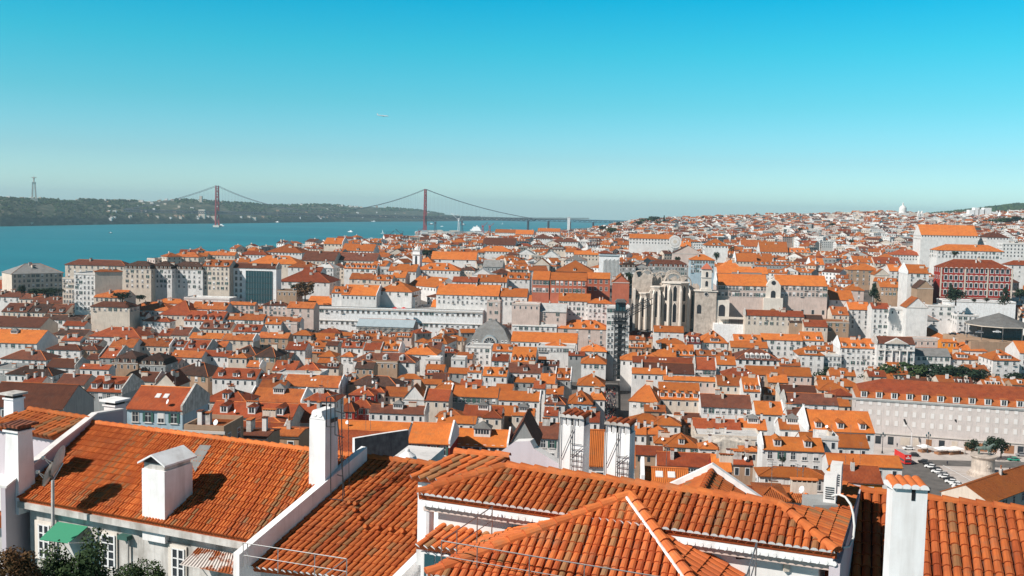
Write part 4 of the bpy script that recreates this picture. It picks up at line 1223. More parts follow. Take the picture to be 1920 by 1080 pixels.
def person(px, py, z, sh, lab, rz=0):
    p = atz(px, py, z); R = root('person', p, rz, lab, 'person', 'people walking in the plaza')
    skin('body', [(0, 0, .95, .15), (0, 0, 1.3, .17), (0, 0, 1.5, .07), (0, 0, 1.66, .11), (.22, 0, 1.4, .06), (.27, .05, 1.1, .05), (.26, .12, .85, .04), (-.22, 0, 1.4, .06), (-.27, -.05, 1.1, .05), (-.26, 0, .85, .04), (.1, 0, .85, .1), (.1, .12, .48, .07), (.1, .05, .05, .06), (-.1, 0, .85, .1), (-.1, -.1, .48, .07), (-.1, -.25, .05, .06)],
         [(0, 1), (1, 2), (2, 3), (1, 4), (4, 5), (5, 6), (1, 7), (7, 8), (8, 9), (0, 10), (10, 11), (11, 12), (0, 13), (13, 14), (14, 15)], sh, R, 1)
for px, py, sh, l in ((1776, 872, 'cloth_dark', 'person in dark clothes crossing the road beside the plinth'), (1682, 838, 'cloth_dark', 'person in dark clothes by the shopfronts'), (1800, 852, 'cloth_dark', 'person in dark clothes beside the white tent'), (1808, 853, 'cloth_light', 'person in light clothes beside the white tent'), (1812, 923, 'cloth_light', 'person in light clothes beside the parked row'), (1893, 884, 'cloth_dark', 'person in dark clothes standing behind the plinth'), (1876, 882, 'cloth_light', 'person in pale clothes near the plinth steps')):
    person(px, py, 12.6, sh, l)
# crowd in the narrow street
mb = MB(); rnd = random.Random(21)
for i in range(420):
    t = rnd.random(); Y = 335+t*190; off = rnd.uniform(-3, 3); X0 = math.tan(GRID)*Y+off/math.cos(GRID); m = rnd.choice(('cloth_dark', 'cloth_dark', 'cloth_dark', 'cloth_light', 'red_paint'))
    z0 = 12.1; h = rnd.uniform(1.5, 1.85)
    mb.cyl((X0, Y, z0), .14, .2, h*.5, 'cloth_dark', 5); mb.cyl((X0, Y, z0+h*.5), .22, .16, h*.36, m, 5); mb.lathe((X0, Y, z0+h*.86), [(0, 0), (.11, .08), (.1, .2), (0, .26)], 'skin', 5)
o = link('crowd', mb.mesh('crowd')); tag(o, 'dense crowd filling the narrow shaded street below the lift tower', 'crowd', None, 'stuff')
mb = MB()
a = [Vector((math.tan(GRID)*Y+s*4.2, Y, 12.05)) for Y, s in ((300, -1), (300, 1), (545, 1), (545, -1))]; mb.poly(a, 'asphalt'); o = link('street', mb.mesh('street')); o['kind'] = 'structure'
# canvas on roof
p = aty(1362, 836, 318); mb = MB(); rnd = random.Random(2)
G_ = [[Vector((-7+i*1.4, j*1.3, 1.6+rnd.uniform(-.4, .5)-abs(i-5)*.12)) for i in range(12)] for j in range(7)]
for j in range(6):
    for i in range(11): mb.poly([G_[j][i], G_[j][i+1], G_[j+1][i+1], G_[j+1][i]], 'canvas')
for i in range(11): mb.poly([G_[0][i]-Vector((0, 0, 3)), G_[0][i+1]-Vector((0, 0, 3)), G_[0][i+1], G_[0][i]], 'canvas')
o = link('tarpaulin', mb.mesh('tarpaulin'), None, p, -GRID); tag(o, 'crumpled beige tarpaulin over the roof terrace of four white stacks', 'tarpaulin')
# ================================================================= trees
def crown_mb(kind, seed, n=900):
    rnd = random.Random(seed); mb = MB(); mats = {'round': 'leaf_green', 'dark': 'leaf_dark', 'cone': 'leaf_dark', 'brown': 'leaf_brown', 'palm': 'leaf_dark'}
    m = mats[kind]
    if kind == 'palm':
        for i in range(22):
            a = i*2.4; el = rnd.uniform(-.3, .9)
            pr = Vector((0, 0, .55)); L = .5
            for s in range(4):
                d = Vector((math.cos(a)*math.cos(el-s*.5), math.sin(a)*math.cos(el-s*.5), math.sin(el-s*.5)))*L/4; q = pr+d; w = Vector((-math.sin(a), math.cos(a), 0))*.05*(1.3-s*.3)
                mb.poly([pr-w, pr+w, q+w*.8, q-w*.8], m); pr = q
        return mb
    cl = []
    for i in range(26):
        if kind == 'cone':
            z = rnd.random(); r = (1-z)*.42+.04; a = rnd.uniform(0, 6.28); cl.append((Vector((r*.6*math.cos(a), r*.6*math.sin(a), z*.95)), .10+.12*(1-z)))
        else:
            a = rnd.uniform(0, 6.28); r = math.sqrt(rnd.random())*.36; z = rnd.uniform(.25, .8); s = 1-abs(z-.5)*1.0
            cl.append((Vector((r*s*math.cos(a), r*s*math.sin(a), z)), rnd.uniform(.09, .19)))
    for i in range(n):
        c, r = rnd.choice(cl); d = Vector((rnd.gauss(0, 1), rnd.gauss(0, 1), rnd.gauss(0, 1))).normalized(); p = c+d*r*rnd.uniform(.75, 1.1)
        e = (d+Vector((rnd.uniform(-.7, .7), rnd.uniform(-.7, .7), rnd.uniform(-.7, .7)))).normalized(); u = e.orthogonal().normalized(); v = e.cross(u); s = rnd.uniform(.02, .045)
        mb.poly([p-u*s-v*s*.6, p+u*s-v*s*.8, p+u*s*.7+v*s, p-u*s*.8+v*s*.7], m)
    return mb
CR = {}
for kd in ('round', 'dark', 'cone', 'brown', 'palm'):
    CR[kd] = [crown_mb(kd, s).mesh('crown') for s in ((1, 2, 3) if kd != 'palm' else (1,))]
tb = MB(); tb.cyl((0, 0, -.15), .035, .018, .6, 'bark', 7)
for a in (0.3, 2.3, 4.4): tb.tube((0, 0, .3), (.2*math.cos(a), .2*math.sin(a), .55), .012, 'bark', 5)
TRUNK = tb.mesh('trunk')
TW2 = {'round': 'round leafy', 'dark': 'dark broad', 'cone': 'dark conical', 'brown': 'brownish', 'palm': 'tall palm'}
def tree(px, py, D, w, kind, i, lab=None, h=None):
    """px,py = foot of the crown; w = crown width in photo pixels"""
    k = D/F; c = aty(px, py, D); s = w*k/.8; hh = (h*k if h else s*.9)
    gz = min(c.z, c.z); nm = {'palm': 'palm_tree', 'cone': 'cypress_tree'}.get(kind, 'broadleaf_tree')
    R = root(nm, (c.x, c.y, c.z-.05*hh), i*1.3, lab or where(px, py, TW2[kind]+' tree', 'tree'), 'tree', 'trees among the houses')
    link('crown', CR[kind][i % len(CR[kind])], R, (0, 0, 0), None, (s, s, hh)); link('trunk', TRUNK, R, (0, 0, 0), None, (s, s, hh))
TREES = [(1553, 727, 545, 40, 'dark', 36), (1640, 722, 520, 40, 'dark', 26), (1668, 722, 515, 45, 'round', 34), (1712, 722, 512, 48, 'round', 38), (1690, 722, 518, 30, 'dark', 30), (1757, 718, 512, 45, 'dark', 32), (1787, 717, 515, 40, 'round', 28), (1806, 716, 510, 40, 'dark', 26), (1834, 720, 512, 30, 'dark', 26), (1900, 722, 505, 26, 'dark', 22),
         (1822, 850, 385, 26, 'dark', 32), (1858, 852, 383, 30, 'dark', 40), (1877, 852, 384, 30, 'dark', 36), (1792, 567, 680, 36, 'dark', 32), (1782, 560, 690, 18, 'cone', 28), (1884, 566, 680, 24, 'cone', 28), (1912, 560, 690, 24, 'dark', 22), (1850, 566, 680, 10, 'dark', 9), (1826, 567, 680, 9, 'dark', 8),
         (1638, 564, 640, 24, 'cone', 34), (1790, 480, 780, 14, 'dark', 10),
         (572, 562, 690, 40, 'brown', 40), (553, 545, 730, 18, 'dark', 14), (230, 563, 655, 34, 'dark', 18), (262, 563, 660, 22, 'dark', 12), (41, 553, 660, 14, 'dark', 22), (90, 554, 660, 50, 'dark', 16), (68, 553, 662, 30, 'dark', 14),
         (1178, 545, 720, 26, 'dark', 40), (1168, 540, 725, 26, 'dark', 26), (800, 482, 1000, 34, 'dark', 16), (1372, 476, 900, 16, 'palm', 22), (1344, 488, 830, 12, 'dark', 18),
         (1270, 493, 900, 12, 'dark', 14), (1213, 420, 2300, 26, 'round', 13), (1226, 415, 2350, 26, 'dark', 11), (1200, 423, 2200, 20, 'dark', 10), (1245, 421, 2300, 6, 'cone', 18), (1255, 420, 2300, 22, 'dark', 9), (1236, 422, 2250, 24, 'round', 9), (1318, 410, 2500, 8, 'dark', 6), (1352, 411, 2500, 10, 'dark', 8), (1340, 411, 2500, 10, 'dark', 5), (1419, 404, 2550, 4, 'cone', 6),
         (1145, 437, 1500, 22, 'round', 12), (1130, 432, 1700, 16, 'dark', 10), (1160, 424, 2000, 12, 'dark', 9), (1820, 425, 2100, 40, 'dark', 10), (1850, 422, 2150, 40, 'dark', 12), (1880, 420, 2100, 40, 'round', 14), (1905, 418, 2100, 36, 'dark', 14), (1838, 417, 2300, 26, 'dark', 8), (1740, 413, 2300, 14, 'dark', 5), (1560, 424, 1900, 12, 'dark', 7), (1500, 433, 1500, 10, 'dark', 7), (1596, 456, 1100, 10, 'dark', 8), (1422, 838, 300, 6, 'dark', 5), (1467, 868, 262, 14, 'dark', 14)]
TREES = [t[:4]+t[4:] for t in TREES]
for i, t in enumerate(TREES):
    px, py, D, w, kd, h = t; big = 1.3 if 500 < D < 560 else 1; tree(px, py, D-(30 if px < 240 and py > 540 else 0), w*big, kd, i, None, h*big)
IMG.append((575, 907, 570, 603)); IMG.append((430, 520, 494, 566)); IMG.append((20, 430, 487, 548)); IMG.append((1765, 1900, 487, 568))
# ================================================================= filler city (past the 300 largest houses)
fill = MB(); rnd = random.Random(99); nfill = 0
FRO = ['O', 'O', 'O', 'o', 'o', 'r', 'b']; 
def small_house(c, psi, W, b, hz, zg, ty, rk, wk, rows):
    wm = WALLC[wk][0]; wb, rb, rise = wall_and_roof(W, b, hz-zg, rnd.uniform(.35, .55), ty, wm, ROOFN[rk], 4)
    for r in range(rows):
        z = hz-zg-2.6-r*3.2; n = max(2, int(W/3))
        for i in range(n): x = -W/2+W*(i+.5)/n; wb.box(x-.5, x+.5, -.05, -.004, z, z+1.6, 'glass', bot=False)
        side = 1 if c.x/c.y < .1 else -1; n = max(2, int(2*b/3.4)); xx = side*(W/2+.02)
        for i in range(n): y = 2*b*(i+.5)/n; wb.poly([(xx, y-.5, z), (xx, y+.5, z), (xx, y+.5, z+1.6), (xx, y-.5, z+1.6)], 'glass')
    for i in range(rnd.choice((0, 1, 1, 2))):
        x = rnd.uniform(-.4, .4)*W; y = rnd.uniform(.4, 1.2)*b; wb.box(x-.7, x+.7, y-.35, y+.35, hz-zg, hz-zg+rise+1.2, rnd.choice(('white_plaster', 'cream_plaster')), 'brown_tile', bot=False)
    if ty in 'GH' and rnd.random() < .45:
        n = rnd.choice((1, 2, 3))
        for i in range(n):
            x = (i-(n-1)/2)*W/n*.8; wb.box(x-.8, x+.8, .9, 3.2, hz-zg, hz-zg+2.0, 'white_plaster', ROOFN[rk], bot=False); wb.box(x-.45, x+.45, .86, .9, hz-zg+.5, hz-zg+1.6, 'glass', bot=False)
    M = Matrix.Translation((c.x, c.y, zg)) @ Matrix.Rotation(-psi, 4, 'Z'); fill.add(wb, M); fill.add(rb, M)
Y = 2750.0
while Y > 290:
    flatz = 300 < Y < 668
    step = 9 if Y < 700 else 15+Y*.005
    x = -0.56*Y
    while x < .56*Y:
        W = rnd.uniform(7, 14) if Y < 700 else (rnd.uniform(9, 17) if Y < 1200 else rnd.uniform(9, 22)); cx = x+W/2; x += W+rnd.choice((0, 0, .5, 4))
        px = 960+F*cx/Y
        if px < -60 or px > 1990: continue
        g = ground(cx, Y)
        if g < 3.2: continue
        if px > 1560 and Y < 428: continue
        if px < 650 and g < 14 and Y > 690: continue
        y2 = Y+rnd.uniform(-4, 4)
        if Y > 1350 and rnd.random() < .12: continue
        if Y < 700 and abs(cx-math.tan(GRID)*y2) < W/2+4.4 and Y < 560: continue
        he = rnd.uniform(9, 17) if Y > 720 else rnd.uniform(9, 12)+(g < 14)*rnd.uniform(0, 3)
        if g < 12 and Y > 900: he = rnd.uniform(5, 9)
        hz = g+he
        yy = pix((cx, y2, hz))[1]; yr = pix((cx, y2+6, hz+3))[1]
        if Y < 1500 and (covered(px, yy-2) or covered(px, yr)): continue
        c = Vector((cx, y2, hz)); psi = GRID if Y < 640 else rnd.uniform(-.5, .9)
        b = rnd.uniform(3.4, 5.5) if Y < 700 else rnd.uniform(5, 7)
        if Y < 1300 and mark(c, psi, W, 2*b, True) > .3: continue
        ty = rnd.choice('GGGHHgF') if Y > 700 else rnd.choice('GGGH')
        if Y > 1300: ty = rnd.choice('GGHgFFF')
        rk = rnd.choice(FRO) if ty != 'F' else 'w'; wk = rnd.choice('WWWccpg' if Y > 650 else 'cccptg')
        if px < 560 and Y < 640: rk = rnd.choice('rrbbbdo')
        if Y > 1300 and ty != 'F': rk = rnd.choice('Ooorbb'); wk = rnd.choice('WWWcp')
        small_house(c, psi, W, b, hz, g, ty, rk, wk, 3 if Y > 650 else 1); nfill += 1
        if Y < 1300: mark(c, psi, W, 2*b)
    Y -= step
Y = 285.0
while Y > 85:
    x = -0.6*Y
    while x < .75*Y:
        W = rnd.uniform(7, 12); cx = x+W/2; x += W+rnd.choice((0, 1, 4)); px = 960+F*cx/Y; y2 = Y+rnd.uniform(-3, 3)
        line = 905 if px < 560 else (915 if px < 1600 else 975)
        g = ground(cx, Y); hz = min(g+11, 106-(line-yh(min(px, 1900)))*Y/F-4.5); c = Vector((cx, y2, hz)); b = rnd.uniform(3.5, 5)
        if px > 1560 and Y > 150: continue
        if hz < g+3 or mark(c, GRID, W, 2*b, True) > .15: continue
        small_house(c, GRID, W, b, hz, g-4, rnd.choice('GGHH'), rnd.choice('OOor'), rnd.choice('WWcp'), 2); mark(c, GRID, W, 2*b); nfill += 1
    Y -= 14
o = link('housing', fill.mesh('housing')); tag(o, 'dense sprawl of small tiled houses filling the old town and the far slopes', 'housing', None, 'stuff')
print('filler houses', nfill, len(fill.f))
# ================================================================= terrain, water, far shore
from mathutils import noise as mn
def polar_grid(name, rs, azs, fz, mat, closed=True):
    V = []; Fc = []
    for r in rs:
        for a in azs: V.append((r*math.sin(a), r*math.cos(a), fz(r*math.sin(a), r*math.cos(a))))
    n = len(azs)
    for i in range(len(rs)-1):
        for j in range(n if closed else n-1): k = (j+1) % n; Fc.append((i*n+j, (i+1)*n+j, (i+1)*n+k, i*n+k))
    me = bpy.data.meshes.new(name); me.from_pydata(V, [], Fc); me.materials.append(MATS[mat]); me.polygons.foreach_set('use_smooth', [True]*len(Fc)); me.update()
    return link(name, me)
rs = [1]+[8*1.055**i for i in range(170)]
rs = [r for r in rs if r < 15500]+[15900]
azs = [math.radians(a) for a in [i*.4-34 for i in range(171)]+[40+i*8 for i in range(36)]]
o = polar_grid('ground', rs, azs, lambda x, y: ground(x, y)-(1.5 if y < 1500 else 0)-(x*x+y*y)/1.2742e7, 'earth'); o['kind'] = 'structure'
o = polar_grid('river', [300*1.07**i for i in range(59)]+[16000], [math.radians(a*1.0-60) for a in range(111)], lambda x, y: -(x*x+y*y)/1.2742e7, 'river_water', False); o['kind'] = 'structure'
BANK = [(-400, 425), (0, 423.6), (140, 421), (260, 419), (413, 418), (620, 415), (800, 414), (960, 411), (1120, 410)]
CREST = [(-400, 366), (0, 368), (64, 371), (130, 373), (200, 376), (280, 377.5), (345, 374), (413, 379), (460, 381), (500, 385), (600, 383.5), (660, 387), (720, 389), (780, 394), (830, 402), (880, 406), (960, 408.5), (1120, 409.5)]
V = []; Fc = []; cols = [-300+i*6 for i in range(235)]; rows = [0, .03, .07, .12, .18, .26, .35, .46, .58, .72, .86, 1.0]
def hillpt(px, t):
    db = 106*F/max(10, lerp_tab(BANK, px)-yh(px)); L = db*.22; Y = db+L*t
    Yc = db+L*.6; zc = 106-(lerp_tab(CREST, px)-yh(px))*Yc/F
    nz = mn.noise(Vector((px*.02, t*3, 0)))*.5+mn.noise(Vector((px*.07, t*7, 3)))*.3
    prof = min(1, (t/.55))**.5
    if px < 150: prof = min(1, t/.3)**.45*min(1, .75+.3*t)
    z = -3+(zc+3)*min(1.0, max(0, prof*(1+.22*nz*(1-abs(2*prof-1)*.7))))+(mn.noise(Vector((px*.15, t*20, 9)))*zc*.05 if t > 0 else 0)
    if t > .6: z *= 1-.25*(t-.6)
    d = ray(px, 420); k = Y/d.y
    return Vector((d.x*k, Y, z if t > 0 else -3))
for px in cols:
    for t in rows: V.append(tuple(hillpt(px, t)))
n = len(rows)
for i in range(len(cols)-1):
    for j in range(n-1): Fc.append((i*n+j, (i+1)*n+j, (i+1)*n+j+1, i*n+j+1))
me = bpy.data.meshes.new('hills'); me.from_pydata(V, [], Fc); me.materials.append(MATS['hill_scrub']); me.polygons.foreach_set('use_smooth', [True]*len(Fc)); me.update()
o = link('hills', me); o['kind'] = 'structure'
# far woods
mb = MB(); rnd = random.Random(4)
def blob(c, r, mat, sq=.7):
    q = [Vector((1, 0, 0)), Vector((0, 1, 0)), Vector((-1, 0, 0)), Vector((0, -1, 0))]; top = c+Vector((0, 0, r*sq)); 
    rr = [r*rnd.uniform(.7, 1.2) for _ in q]
    for i in range(4):
        a = c+q[i]*rr[i]; b = c+q[(i+1) % 4]*rr[(i+1) % 4]; mb.poly([a, b, top], mat); mb.poly([b, a, c-Vector((0, 0, r*.6))], mat)
for i in range(5200):
    px = rnd.uniform(-280, 900); t = rnd.uniform(.03, .75); 
    if mn.noise(Vector((px*.012, t*3, 5))) < (-.25 if px < 300 else .02): continue
    p = hillpt(px, t); blob(p+Vector((0, 0, 2)), rnd.uniform(5, 11)*p.y/4800, rnd.choice(('leaf_green', 'leaf_dark')))
for i in range(3600):
    px = rnd.uniform(1660, 2000); Yw = rnd.uniform(4000, 5600); X0 = (px-960)/F*Yw; z = ground(X0, Yw)
    blob(Vector((X0, Yw, z+3)), rnd.uniform(8, 20), rnd.choice(('leaf_green', 'leaf_dark')))
o = link('woods', mb.mesh('woods')); tag(o, 'hazy scrub and woods covering the far river hills and the skyline ridge', 'woods', None, 'stuff')
mb = MB()
for i in range(190):
    px = rnd.choice((rnd.uniform(-100, 860), rnd.uniform(200, 420), rnd.uniform(560, 960))); t = rnd.choice((rnd.uniform(.5, .8), rnd.uniform(.02, .06), rnd.uniform(.1, .6))) if px > 190 else rnd.uniform(.6, .75); p = hillpt(px, t); w = rnd.uniform(6, 20); h = rnd.uniform(4, 11)
    mb.box(p.x-w/2, p.x+w/2, p.y, p.y+12, p.z-4, p.z+h, rnd.choice(('white_plaster', 'cream_plaster', 'white_plaster', 'tan_plaster')), rnd.choice(('orange_tile', 'white_plaster')))
for px, y, w, h in ((50, 419, 40, 5), (68, 420, 30, 6), (205, 392, 18, 20), (335, 400, 60, 16), (378, 407, 34, 42), (376, 376, 14, 26), (345, 398, 25, 12), (395, 410, 60, 14), (470, 411, 60, 12)):
    t = .04 if y > 405 else .3; p = hillpt(px, t); p = aty(px, y, p.y); mb.box(p.x-w/2, p.x+w/2, p.y, p.y+20, p.z-10, p.z+h, 'cream_plaster')
o = link('far_village', mb.mesh('far_village')); tag(o, 'scattered pale houses along the far river bank and hill tops', 'village', None, 'stuff')
# ================================================================= suspension bridge
NT = Vector((-391, 4426, 0)); SD = Vector((.975, -.2227, 0)).normalized(); SP = Vector((-SD.y, SD.x, 0))
R = root('suspension_bridge', NT, 0, 'long red steel suspension bridge with two tall towers across the river', 'bridge')
def bp(s, z, off=0): return SD*s+SP*off+Vector((0, 0, z))
for s, nm in ((0, 'tower'), (-1013, 'tower')):
    mb = MB()
    for off in (-12, 12):
        a = bp(s, -3, off*1.25); b = bp(s, 190, off*.9); mb.cyl(a, 5.2, 4.0, (b-a).length, 'bridge_red', 4, True, b-a)
    zs = [72, 98, 124, 150, 176, 188]
    for z in zs: mb.tube(bp(s, z, -12), bp(s, z, 12), 1.8, 'bridge_red', 4)
    for z0, z1 in zip([10, 40]+zs[:-1], [40, 70]+zs[1:-1]):
        mb.tube(bp(s, z0, -13), bp(s, z1, 12), 1.1, 'bridge_red', 4); mb.tube(bp(s, z0, 13), bp(s, z1, -12), 1.1, 'bridge_red', 4)
    at(R, 'tower', mb); mb = MB(); M = Matrix.Translation(bp(s, 0)); mb.box(-14, 14, -22, 22, -5, 7, 'pale_stone', M=M); at(R, 'pier', mb)
mb = MB()
for off in (-10, 10):
    mb.tube(bp(-1500, 70, off), bp(483, 70, off), 2.0, 'bridge_grey', 4); mb.tube(bp(-1500, 60, off), bp(483, 60, off), 1.8, 'bridge_grey', 4)
    s = -1500
    while s < 483: mb.tube(bp(s, 70, off), bp(s+11, 60, off), 1.2, 'bridge_grey', 4); mb.tube(bp(s+11, 60, off), bp(s+22, 70, off), 1.2, 'bridge_grey', 4); s += 22
P4 = [bp(-1500, 70.5, -10), bp(483, 70.5, -10), bp(483, 70.5, 10), bp(-1500, 70.5, 10)]; mb.slab(P4, 1.2, 'bridge_grey'); at(R, 'deck', mb)
mb = MB(); s = 483
for off in (-9, 9):
    s = 483
    while s < 1500: mb.tube(bp(s, 70, off), bp(s+11, 62, off), .6, 'bridge_grey', 4); mb.tube(bp(s+11, 62, off), bp(s+22, 70, off), .6, 'bridge_grey', 4); s += 22
mb.slab([bp(483, 71, -9), bp(1500, 68, -9), bp(1500, 68, 9), bp(483, 71, 9)], 2.5, 'bridge_grey'); mb.slab([bp(483, 62, -9), bp(1500, 60, -9), bp(1500, 60, 9), bp(483, 62, 9)], 1.5, 'bridge_grey'); at(R, 'viaduct', mb)
for s in (466, 556, 650, 750, 850, 950, 1050, 1150, 1250):
    mb = MB()
    for off in (-8, 8): mb.tube(bp(s, -3, off), bp(s, 62, off), 3.2, 'bridge_grey', 6)
    mb.tube(bp(s, 58, -8), bp(s, 58, 8), 2, 'bridge_grey', 6); at(R, 'pier', mb)
for off in (-11, 11):
    mb = MB(); pts = []
    for i in range(41): u = i/40; s = -1013+1013*u; pts.append(bp(s, 82+(190-82)*(2*u-1)**2, off))
    for i in range(11): u = i/10; pts.append(bp(483*u, 190-(190-72)*u-28*4*u*(1-u)*.5, off))
    for i in range(11): u = i/10; pts.insert(0, bp(-1013-483*u, 190-(190-72)*u-28*4*u*(1-u)*.5, off))
    for a, b in zip(pts, pts[1:]): mb.tube(a, b, .95, 'bridge_grey', 5)
    at(R, 'main_cable', mb)
    mb = MB()
    for i in range(2, 60):
        u = i/61; s = -1013+1013*u; mb.tube(bp(s, 70, off), bp(s, 82+108*(2*u-1)**2, off), .14, 'bridge_grey', 3)
    for i in range(1, 24):
        u = i/25; z = 190-118*u-56*u*(1-u); mb.tube(bp(483*u, 70, off), bp(483*u, z, off), .14, 'bridge_grey', 3); mb.tube(bp(-1013-483*u, 70, off), bp(-1013-483*u, z, off), .14, 'bridge_grey', 3)
    at(R, 'hanger_cables', mb)
# monument
c = aty(64, 372, 4580); R = root('monument', (c.x, c.y, 113), math.radians(25), 'tall pale gateway pedestal carrying a statue with outspread arms on the far hill', 'monument')
mb = MB()
for sx, sy in ((-1, -1), (1, -1), (1, 1), (-1, 1)):
    P8 = [Vector((sx*8-4, sy*8-4, -12)), Vector((sx*8+4, sy*8-4, -12)), Vector((sx*8+4, sy*8+4, -12)), Vector((sx*8-4, sy*8+4, -12)), Vector((sx*4.6-3, sy*5.2-2, 70)), Vector((sx*4.6+3, sy*5.2-2, 70)), Vector((sx*4.6+3, sy*5.2+2, 70)), Vector((sx*4.6-3, sy*5.2+2, 70))]; mb.hexa(P8, 'pale_stone')
mb.box(-8, 8, -8, 8, 68, 75, 'pale_stone'); mb.box(-15, 15, -15, 15, -14, 1, 'pale_stone'); at(R, 'pedestal', mb)
skin('statue', [(0, 0, 75, 3.0), (0, 0, 84, 3.0), (0, 0, 93, 3.2), (0, 0, 98, 1.4), (0, 0, 101, 2.0), (5, 0, 95.5, 1.6), (13, 0, 96, 1.1), (-5, 0, 95.5, 1.6), (-13, 0, 96, 1.1)], [(0, 1), (1, 2), (2, 3), (3, 4), (2, 5), (5, 6), (2, 7), (7, 8)], 'old_stone', R, 2)
# white tower by the viaduct, aeroplane, boats, cranes
c = aty(1066, 430, 3900); R = root('white_tower', (c.x, c.y, c.z-10), 0, 'slim white concrete tower beside the bridge viaduct', 'tower'); mb = MB(); mb.box(-5, 5, -5, 5, -5, 56, 'bright_white'); at(R, 'shaft', mb); mb = MB(); mb.box(-6, 6, -6, 6, 56, 58, 'white_plaster'); at(R, 'cap', mb)
c = aty(718, 217, 3300); R = root('airliner', c, math.radians(-78), 'tiny white airliner flying in the clear sky', 'airliner'); R.rotation_euler = (math.radians(-2), math.radians(6), math.radians(-82))
skin('fuselage', [(0, 0, 0, 1.9), (0, 10, 0, 1.9), (0, 17, .1, 1.0), (0, 19, .1, .4), (0, -12, .2, 1.6), (0, -19, 1, .5)], [(0, 1), (1, 2), (2, 3), (0, 4), (4, 5)], 'white_paint', R, 2)
for sx in (-1, 1):
    mb = MB(); mb.slab([(0, 4, 0), (sx*16, -6, 1.2), (sx*16, -8, 1.2), (0, -3, 0)][::sx], .4, 'white_paint'); at(R, 'wing', mb); mb = MB(); mb.slab([(0, -15, 1), (sx*6, -19, 1.4), (sx*6, -20.5, 1.4), (0, -18.5, 1)][::sx], .3, 'white_paint'); at(R, 'tailplane', mb)
    mb = MB(); mb.cyl((sx*6, 4, -1.3), 1.1, .9, -4, 'silver_paint', 8, True, Vector((0, 1, 0))); at(R, 'engine', mb)
mb = MB(); mb.prism([(-14, 1), (-18.5, 1), (-20, 7), (-18, 7)], -.2, .2, 'white_paint'); at(R, 'tail_fin', mb)
def boat(px, py, L, sail, lab, white=True):
    c = atz(px, py, 0); R = root('boat', c, random.uniform(.8, 2.2), lab, 'boat', 'boats on the river')
    mb = MB(); mb.prism([(-L/2, 0), (L/2*.8, 0), (L/2, L*.12), (-L/2, L*.1)], -L*.11, L*.11, 'white_paint' if white else 'dark_metal'); at(R, 'hull', mb)
    if sail:
        mb = MB(); mb.prism([(-L*.3, L*.15), (L*.05, L*.15), (L*.05, L*1.1)], -.15, .15, 'white_paint'); at(R, 'sail', mb)
    else: mb = MB(); mb.box(-L*.07, L*.07, -L*.3, L*.1, L*.1, L*.24, 'white_paint'); at(R, 'cabin', mb)
for i, (px, py, L, s, lab) in enumerate(((207, 437, 14, 0, 'tiny dark boat alone on the open river left of the far tower'), (657, 435, 26, 0, 'small white tug on the open river between the bridge towers'), (717, 438, 16, 1, 'white sailboat just off the docks'), (243, 418.9, 30, 0, 'white boat under the far wooded bank'), (828, 425, 20, 0, 'small boat beyond the bridge tower beside the docks'), (808, 421, 40, 0, 'dark barge beyond the docks'), (868, 422, 40, 0, 'dark ship moored beyond the docks'), (700, 415.6, 30, 0, 'white boat close to the far bank below the hills'), (520, 416.8, 30, 0, 'white boat close to the far bank between the towers'), (413, 423.9, 40, 0, 'pale moored vessel at the foot of the far bridge tower'), (942, 420, 12, 1, 'small sailboat before the viaduct pier'))):
    boat(px, py, L, s, lab, 'dark' not in lab)
c = atz(893, 434, 2); R = root('ship', c, 1.2, 'large white passenger ship moored at the docks', 'ship'); R.scale = (.6, .6, .75); mb = MB(); mb.prism([(-45, 0), (40, 0), (52, 12), (-47, 11)], -10, 10, 'white_paint'); at(R, 'hull', mb)
mb = MB(); mb.box(-8, 8, -36, 34, 11, 22, 'white_paint'); mb.box(-7, 7, -28, 24, 22, 30, 'white_paint'); mb.box(-4, 4, -10, -2, 30, 38, 'white_paint'); at(R, 'superstructure', mb)
def crane(px, py, D, h, mat, lab, jib=1):
    c = aty(px, py, D); R = root('harbour_crane', c, .3*jib, lab, 'crane', 'cranes on the docks'); mb = MB()
    for x in (-4, 4):
        for y in (-4, 4): mb.tube((x, y, -3), (x*.4, y*.4, h*.6), .7, mat, 4)
    mb.box(-3, 3, -3, 3, h*.55, h*.7, mat); at(R, 'tower', mb); mb = MB(); mb.tube((0, 0, h*.6), (jib*h*.5, 0, h), .9, mat, 4); mb.tube((0, 0, h*.6), (-jib*h*.12, 0, h*.85), .7, mat, 4); mb.tube((-jib*h*.12, 0, h*.85), (jib*h*.5, 0, h), .3, mat, 4); at(R, 'jib', mb)
for i, (px, py, D, h, m, j) in enumerate(((727, 457, 2900, 38, 'dark_metal', 1), (738, 455, 3000, 22, 'dark_metal', 1), (746, 455, 3000, 24, 'dark_metal', -1), (753, 455, 3000, 40, 'dark_metal', -1), (816, 436, 3900, 60, 'bridge_grey', -1), (860, 432, 4100, 70, 'white_metal', -1), (866, 436, 4000, 66, 'bridge_grey', -1), (905, 436, 4000, 40, 'red_paint', 1), (918, 435, 4100, 36, 'red_paint', 1), (786, 445, 3600, 34, 'bridge_red', 1))):
    crane(px, py, D, h, m, '%s harbour crane on the docks, %s from the left' % ({'dark_metal': 'dark', 'bridge_grey': 'grey', 'white_metal': 'white', 'red_paint': 'red', 'bridge_red': 'dull red'}[m], ordw[i]), j)
mb = MB()
